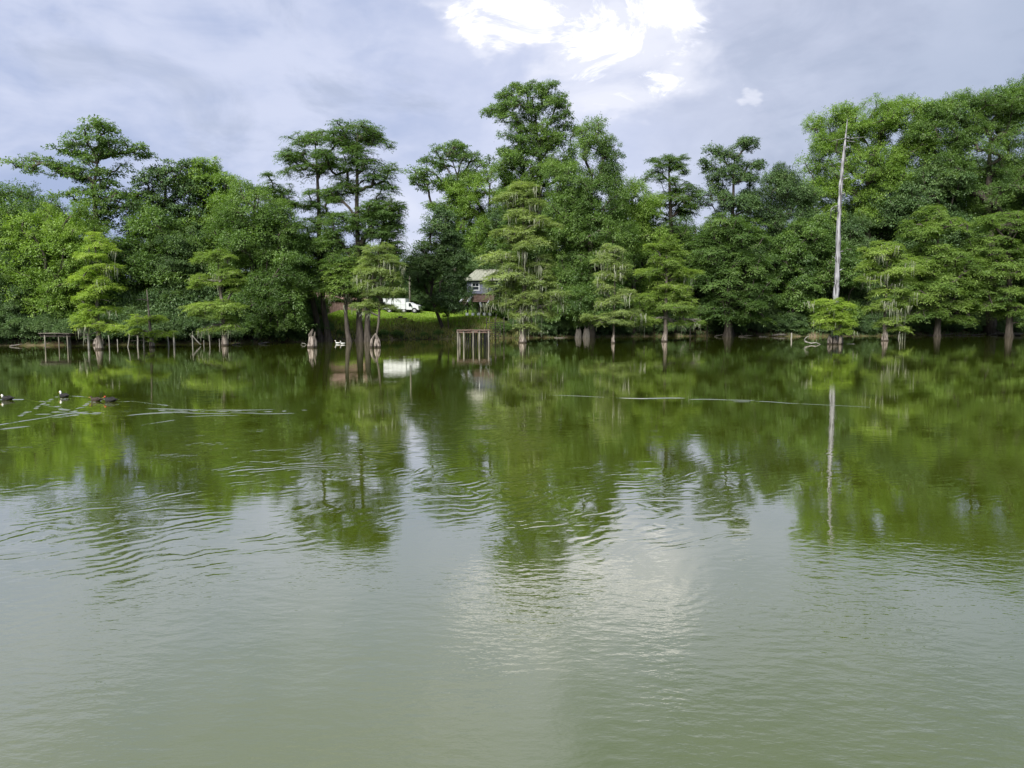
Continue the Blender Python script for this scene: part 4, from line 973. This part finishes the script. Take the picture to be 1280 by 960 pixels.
def upole():
    Y = 108; c = at(512.5, 386, Y); b = Vector((c.x, Y, ground_z(c.x, Y))); root = thing('utility_pole', 'slim pale utility pole rising behind the white truck', 'pole', b)
    h = at(512.5, 330, Y).z - b.z; q = MB(); q.tube([(0, 0, -.5), (0, 0, h)], [.15, .10], n=9); q.build('shaft', 'dockpost', root, smooth=True)
    q = MB(); q.box((0, 0, h - .35), (1.8, .1, .12)); q.build('crossarm', 'dockpost', root)
    for x in (-.75, 0.45, .75):
        q = MB(); q.tube([(x, 0, h - .29), (x, 0, h - .12)], [.04, .05], n=6); q.build('insulator', 'whitegrey', root)
upole()
def fire_ring():
    Y = 92.5; c = at(501, 398, Y); b = Vector((c.x, Y, ground_z(c.x, Y))); root = thing('burn_heap', 'small dark heap of logs at the lawn edge below the truck', 'log pile', b)
    for i in range(7):
        x = (i - 3) * .18; z = .12 + (.2 if i in (2, 3, 4) else 0); q = MB(); q.tube([(x, -.4, z), (x + random.uniform(-.2, .2), .5, z + .05)], [.12, .1], n=7); q.build('log', 'darkwood', root, smooth=True)
fire_ring()

# ------------------------------------------------------------------ filler wood behind, bushes on the bank
def generic(name, label, style, leaf, seed, H=20, Wd=5, cR=1.9, dens=.62):
    g = np.random.default_rng(seed); n = 9; lobes = []
    for i in range(n):
        t = i / (n - 1); z = H * (.08 + .84 * t); w = Wd * (1 - .45 * t) * .8; a = g.uniform(0, 2 * math.pi); o = w * .5 * (1 - t * .7)
        lobes.append((Vector((math.cos(a) * o, math.sin(a) * o, z)), w, w, H * .12))
    return make_tree(name, label, 'tree', 0, [((0, 0, 0), .4), ((.2, 0, H * .4), .3), ((0, .1, H * .9), .08)], lobes, style, leaf, cR=cR, dens=dens, seed=seed, local=True)
GW = 'trees of the wood behind the shore'
GL = ['dense green tree deep in the wood behind the shore trees', 'dark needled tree deep in the wood behind the shore trees']
gen = [generic('forest_tree', GL[0], 'broad', 'leaf_dark', 51, 20, 5.5), generic('forest_tree', GL[0], 'fine', 'leaf_mid', 52, 19, 5), generic('forest_tree', GL[1], 'cyp', 'cyp_dark', 53, 21, 4.6), generic('forest_tree', GL[0], 'fine', 'leaf_dark', 54, 20, 6)]
# top of the back wood in pixels, kept under the skyline of the photograph
TOPX = [-500, -150, 0, 150, 300, 380, 480, 500, 512, 530, 560, 600, 700, 780, 800, 850, 960, 1000, 1060, 1150, 1280, 1500, 1900]
TOPY = [250, 260, 262, 285, 262, 285, 300, 326, 330, 322, 300, 260, 215, 250, 268, 270, 262, 262, 235, 230, 180, 160, 200]
rr = random.Random(5); first = [True] * 4; spots = []
for row, (dy, step) in enumerate(((6, 40), (12, 38), (20, 38), (34, 42))):
    px = -330 + row * 17
    while px < 1640:
        x0 = at(px, 400, 90).x / 90; Y = 85
        for _ in range(5): Y = shore_y(x0 * Y) + dy
        clear = 385 < px < 632
        if clear: Y += 17 if row else 26
        if not (clear and row == 0 and 0): spots.append((px + rr.uniform(-12, 12), Y + rr.uniform(-2.5, 2.5), row))
        px += step * (1 + rr.uniform(-.2, .2))
for (px, Y, row) in spots:
    x = at(px, 400, Y).x; zg = ground_z(x, Y); top = np.interp(px, TOPX, TOPY) + rr.uniform(0, 26) + (0 if row < 2 else 6)
    H = at(px, top, Y).z - zg; k = rr.randrange(4); base = gen[k]; hh = (20, 19, 21, 20)[k]
    s = max(.35, H / hh)
    if first[k]:
        first[k] = False; base.location = (x, Y, zg); base.scale = (s, s, s); base['group'] = GW
    else: copy_tree(base, (x, Y, zg), rr.uniform(0, 6.28), s, group=GW)
# bushes: low leafy masses at the foot of the trees
def bush(label, style, leaf, seed, w=2.6, h=2.2):
    g = np.random.default_rng(seed); lobes = [(Vector((g.uniform(-w, w) * .5, g.uniform(-.8, .8), h * g.uniform(.4, .75))), w * g.uniform(.4, .6), 1.2, h * g.uniform(.35, .5)) for _ in range(5)]
    return make_tree('shore_bush', label, 'bush', 0, [((0, 0, 0), .06), ((.1, 0, h * .5), .04)], lobes, style, leaf, cR=.8, dens=.9, seed=seed, local=True, flare=(1.2, .3), below=.3)
BL = 'low leafy bush in the shade under the shore trees'
BG = 'bushes along the foot of the shore trees'
bs = [bush(BL, 'broad', 'leaf_dark', 61), bush(BL, 'fine', 'leaf_dark', 62), bush(BL, 'broad', 'leaf_mid', 63)]
fb = [True] * 3
def put_bush(px, dy, s, k=None, label=None):
    k = rr.randrange(3) if k is None else k; x0 = at(px, 400, 90).x / 90; Y = 85
    for _ in range(5): Y = shore_y(x0 * Y) + dy
    x = x0 * Y; loc = (x, Y, ground_z(x, Y) - .1)
    if fb[k]:
        fb[k] = False; o = bs[k]; o.location = loc; o.scale = (s, s, s); o['group'] = BG
    else: o = copy_tree(bs[k], loc, rr.uniform(-.6, .6), s, group=BG)
    if label: o['label'] = label
px = -120
while px < 1420:
    if not (396 < px < 612): put_bush(px, rr.uniform(1.0, 3.2), rr.uniform(.75, 1.25))
    if not (380 < px < 640): put_bush(px + 9, rr.uniform(5.5, 8), rr.uniform(1.3, 2.1))
    px += rr.uniform(17, 26)
for px in (424, 480, 497, 530, 548, 572, 596): put_bush(px, rr.uniform(.6, 1.6), rr.uniform(.28, .42), 2, 'small weedy bush on the open bank below the lawn')
for px in range(-40, 345, 19): put_bush(px + rr.uniform(-4, 4), .5, rr.uniform(.6, .95), rr.randrange(2))
for px in list(range(660, 860, 24)) + list(range(890, 1290, 27)): put_bush(px + rr.uniform(-4, 4), .5, rr.uniform(.5, .85), rr.randrange(2))
for px, s in ((350, .7), (368, .62), (382, .5), (1004, .6), (1090, .5)): put_bush(px, .4, s, 2)

for Yb, s0 in ((121, 2.3), (128, 3.0)):
    px = 392
    while px < 640:
        x = at(px, 400, Yb).x; yy = Yb + rr.uniform(-1.5, 1.5)
        copy_tree(bs[rr.randrange(3)], (x, yy, ground_z(x, yy) - .2), rr.uniform(0, 6), s0 * rr.uniform(.85, 1.2), 'tall bush in the hedge behind the lawn, truck and cabin', BG)
        px += rr.uniform(11, 17)
# grass tufts and weeds: stuff
def tufts(name, n, region, hmin, hmax, m, label, g, wide=.05):
    V = []; T_ = []
    for _ in range(n):
        x, y = region(g); z = ground_z(x, y)
        if z < -.1: continue
        for _k in range(3):
            a = g.uniform(0, 2 * math.pi); h = g.uniform(hmin, hmax); d = np.array([math.cos(a), math.sin(a), 0]); s = np.array([-d[1], d[0], 0]) * wide
            o = np.array([x, y, z - .02]) + d * g.uniform(0, .1)
            V += [o - s, o + s, o + d * h * .35 + np.array([0, 0, h]) + s * .2, o + d * h * .35 + np.array([0, 0, h]) - s * .2]; T_.append(g.uniform(0, 1))
    V = np.array(V); f = np.arange(len(V)).reshape(-1, 4); o = link(name, fast_mesh(name, V, f, T_), m); tag(o, label, 'grass', kind='stuff'); return o
g0 = np.random.default_rng(3)
def reg_lawn(g):
    x = g.uniform(CLX0, CLX1); return x, shore_y(x) + g.uniform(4.5, 26)
def reg_bank(g):
    x = g.uniform(CLX0 - 3, CLX1 + 2); return x, shore_y(x) + g.uniform(.1, 5.5)
def reg_edge(g):
    x = g.uniform(-70, 130); return x, shore_y(x) + abs(g.normal(0, 1.0)) + .05
tufts('lawn_grass', 26000, reg_lawn, .06, .16, 'grassleaf', 'bright short grass of the lawn around the truck', g0)
tufts('bank_weeds', 3000, reg_bank, .15, .5, 'weed', 'ragged weeds on the open bank under the lawn', g0, .04)
tufts('shore_reeds', 3000, reg_edge, .12, .45, 'leaf_dark', 'thin grass and weeds along the waterline', g0, .035)

# ------------------------------------------------------------------ ducks and wakes
def duck(label, px, py, head='black', size=1.0, rz=math.pi, body='duckblack', red=False, neck=.055, name='duck'):
    b = on_water(px, py); root = thing(name, label, 'duck', b, rz)
    L_ = .145 * size
    # body and neck as one skin of rings along +x (head forward)
    def ring(x, z, w, h, n=12): return [(x, size * 1.15 * w * math.cos(2 * math.pi * k / n), size * (z + 1.3 * h * math.sin(2 * math.pi * k / n))) for k in range(n)]
    S = [ring(-1.0 * L_, .055, .008, .006), ring(-.85 * L_, .05, .03, .014), ring(-.55 * L_, .035, .055, .032), ring(-.1 * L_, .03, .068, .046), ring(.35 * L_, .03, .062, .046), ring(.62 * L_, .035, .042, .036)]
    q = MB(); q.loft(S); 
    hz = .07 + neck
    for s_ in ([(.50 * L_, 0, .045), (.66 * L_, 0, .075), (.70 * L_, 0, hz * .8), (.72 * L_, 0, hz), (.80 * L_, 0, hz + .012), (.92 * L_, 0, hz + .004)],):
        q.tube(s_, [.034, .026, .018, .022, .024, .010], n=10)
    q.build('body', body, root, smooth=True)
    for sy in (-1, 1):
        q = MB(); q.loft([[(x * L_, sy * (y), z) for (y, z) in ((.052 * e * size * 1.15, .03), (.070 * e * size * 1.15, .055), (.050 * e * size, (.085 * e + .004) * size * 1.1), (.04 * e, .05))] for x, e in ((-.8, .5), (-.4, .9), (0, 1.0), (.3, .85))]); q.build('wing', body, root, smooth=True)
    q = MB(); q.tube([(-.85 * L_, 0, .052), (-1.15 * L_, 0, .075), (-1.28 * L_, 0, .085)], [.022, .016, .004], n=6); q.build('tail', body, root, smooth=True)
    if head == 'white':
        q = MB(); q.tube([(.64 * L_, 0, .06), (.69 * L_, 0, hz * .75), (.70 * L_, 0, hz), (.80 * L_, 0, hz + .014), (.93 * L_, 0, hz + .004)], [.034, .026, .030, .032, .012], n=10); q.build('head', 'duckwhite', root, smooth=True)
    if red:
        q = MB(); q.tube([(.72 * L_, 0, hz + .002), (.86 * L_, 0, hz + .015), (.98 * L_, 0, hz)], [.025, .028, .012], n=9); q.build('face_patch', 'red', root, smooth=True)
    q = MB(); q.loft([[(.90 * L_, -.010, hz - .004), (.90 * L_, .010, hz - .004), (.90 * L_, .010, hz + .008), (.90 * L_, -.010, hz + .008)], [(1.22 * L_, -.009, hz - .010), (1.22 * L_, .009, hz - .010), (1.22 * L_, .009, hz - .004), (1.22 * L_, -.009, hz - .004)]]); q.build('bill', 'bill', root)
    for sy in (-1, 1):
        q = MB(); q.tube([(.81 * L_, sy * .020, hz + .016), (.81 * L_, sy * .033, hz + .016)], [.005, .004], n=6); q.build('eye', 'rubber', root)
    return root
duck('black duck with white head swimming closest to the left edge', 9, 500, 'white', 1.3, R(178))
duck('black duck with white head raised, swimming highest of the four', 80, 496.5, 'white', 1.25, R(160), neck=.075)
duck('dark brown duck swimming just ahead of the red-faced one', 120, 501.5, 'black', 1.2, R(176), 'duckbrown', neck=.045)
duck('dark duck with a red face, last of the close pair', 138, 502, 'black', 1.35, R(170), 'duckblack', red=True, neck=.05)
def farbird(label, px, py, s):
    b = on_water(px, py); root = thing('white_duck', label, 'duck', b, R(200))
    q = MB(); n = 10
    q.loft([[(x * s, w * s * math.cos(2 * math.pi * k / n), (z + h * math.sin(2 * math.pi * k / n)) * s) for k in range(n)] for x, z, w, h in ((-.30, .14, .01, .01), (-.2, .1, .08, .05), (0, .08, .12, .09), (.16, .08, .10, .08), (.24, .1, .04, .04))])
    q.tube([(.18 * s, 0, .1 * s), (.22 * s, 0, .22 * s), (.23 * s, 0, .32 * s), (.28 * s, 0, .34 * s), (.33 * s, 0, .33 * s)], [.05 * s, .035 * s, .04 * s, .045 * s, .02 * s], n=8); q.build('body', 'duckwhite', root, smooth=True)
    q = MB(); q.tube([(.32 * s, 0, .33 * s), (.40 * s, 0, .32 * s)], [.018 * s, .01 * s], n=5); q.build('bill', 'bill', root)
farbird('left one of two tiny white ducks in front of the dark cypress trunks', 422.5, 429.8, .9)
farbird('right one of two tiny white ducks in front of the dark cypress trunks', 428.5, 430.2, .8)

def wake(lines, name, label):
    V = []; F_ = []; g = np.random.default_rng(9)
    for ln in lines:
        pts = [on_water(a, b) for a, b, *_ in ln['p']]; w = ln.get('w', .34); h = ln.get('h', .020)
        # resample
        dense = []
        for i in range(len(pts) - 1):
            k = max(2, int((pts[i + 1] - pts[i]).length / .10))
            for j in range(k): dense.append(pts[i].lerp(pts[i + 1], j / k))
        dense.append(pts[-1]); n = len(dense); b0 = len(V); prof = np.linspace(-1, 1, 9); ph = g.uniform(0, 9)
        for i, p in enumerate(dense):
            d = (dense[min(i + 1, n - 1)] - dense[max(i - 1, 0)]).normalized(); s = Vector((-d.y, d.x, 0))
            e = math.sin(math.pi * min(1, max(0, (i + .0) / (n - 1)))) ** .5
            brk = .72 + .30 * math.sin(i * .11 + ph) * math.sin(i * .047 + ph * 2) + .22 * math.sin(i * .31 + ph)
            amp = h * e * max(0.0, brk); wig = .06 * math.sin(i * .13 + ph) + .03 * math.sin(i * .37)
            for q in prof:
                hh = amp * (math.cos(math.pi * q) * .5 + .5) - .006 * abs(q) + .001
                c = p + s * (q * w / 2 + wig); V.append((c.x, c.y, hh))
        m = len(prof)
        for i in range(n - 1):
            for k in range(m - 1):
                a = b0 + i * m + k; F_.append((a, a + 1, a + 1 + m, a + m))
    o = link(name, fast_mesh(name, V, F_, smooth=True), 'water'); tag(o, label, kind='structure')
def dashes(pts, n, ln, w, h, g, jit=1.2):
    out = []
    for i in range(n):
        t = (i + g.uniform(-.3, .3)) / max(1, n - 1) * (len(pts) - 1); t = min(max(t, 0), len(pts) - 1.001); k = int(t); f = t - k
        x = pts[k][0] * (1 - f) + pts[k + 1][0] * f; y = pts[k][1] * (1 - f) + pts[k + 1][1] * f + g.normal() * jit * .4
        l = ln * g.uniform(.5, 1.4) / 2; sl = g.uniform(-.03, .03)
        out.append(dict(p=[(x - l, y - sl * l), (x, y), (x + l, y + sl * l)], w=w * g.uniform(.7, 1.2), h=h * g.uniform(.7, 1.2)))
    return out
gd = np.random.default_rng(17); DW = []
for pts, n, ln, w, h in [   # arms that run across the view: long thin crests
    ([(-12, 534), (0, 531.5), (20, 528)], 0, 0, .22, .013), ([(15, 528.5), (40, 524.5), (62, 520.5)], 0, 0, .24, .015), ([(55, 521), (85, 517), (118, 514)], 0, 0, .24, .015),
    ([(84, 495), (100, 496), (122, 498.5), (150, 499.5)], 0, 0, .20, .013),
    ([(-12, 499), (5, 500), (30, 499.5), (52, 503)], 0, 0, .32, .017), ([(112, 504.5), (130, 506.5), (150, 505)], 0, 0, .36, .018),
    ([(140, 502.5), (165, 502), (190, 504), (220, 507.5)], 0, 0, .28, .017), ([(64, 497), (80, 499), (97, 496.5)], 0, 0, .30, .016),
    ([(158, 519.5), (190, 517), (218, 516)], 0, 0, .22, .014), ([(170, 532), (195, 528), (220, 524)], 0, 0, .20, .013), ([(130, 519), (152, 520)], 0, 0, .2, .012),
    ([(180, 511), (215, 512), (260, 512.5)], 0, 0, .16, .011), ([(255, 513), (300, 513), (345, 512)], 0, 0, .15, .010), ([(195, 515.5), (240, 516.5), (290, 517)], 0, 0, .18, .012), ([(285, 516), (330, 517), (370, 516)], 0, 0, .15, .010),
    ([(0, 537), (40, 533)], 0, 0, .16, .010), ([(230, 521), (280, 519), (300, 519)], 0, 0, .15, .010),
    ([(24, 520), (37, 514.5), (50, 507), (60, 501), (70, 496.5)], 12, 6, .20, .015), ([(50, 503), (64, 507), (78, 512), (95, 516)], 10, 8, .20, .015), ([(92, 514), (104, 507), (112, 503), (122, 502)], 9, 7, .22, .015),
    ([(55, 517), (80, 514), (100, 517), (120, 518)], 7, 14, .18, .013), ([(70, 521), (95, 519), (120, 516)], 5, 14, .18, .012), ([(200, 513), (260, 515), (380, 514)], 12, 12, .14, .010)]:
    DW += dashes(pts, n, ln, w, h, gd) if n else [dict(p=pts, w=w, h=h)]
wake(DW, 'water_wake', 'bright crossing wakes trailing behind the swimming ducks')
RW = [dict(p=p, w=w, h=h) for p, w, h in (([(640, 492.5), (700, 494), (765, 496.5)], .14, .007), ([(757, 496.8), (780, 497.6), (800, 498), (830, 497.3), (858, 497.4)], .30, .019), ([(860, 499), (885, 499.2), (915, 500)], .22, .014), ([(905, 500), (925, 500.6), (945, 501)], .16, .010), ([(915, 502.3), (940, 502.5)], .14, .010), ([(942, 501.5), (965, 502.6), (985, 504), (1008, 504.3)], .24, .015), ([(1000, 505), (1030, 506.5), (1065, 507.6), (1092, 509)], .15, .009))]
wake(RW, 'water_wake', 'thin bright ripple line on open water right of centre')


print('TRIS', sum(len(m.polygons) for m in bpy.data.meshes) * 2)
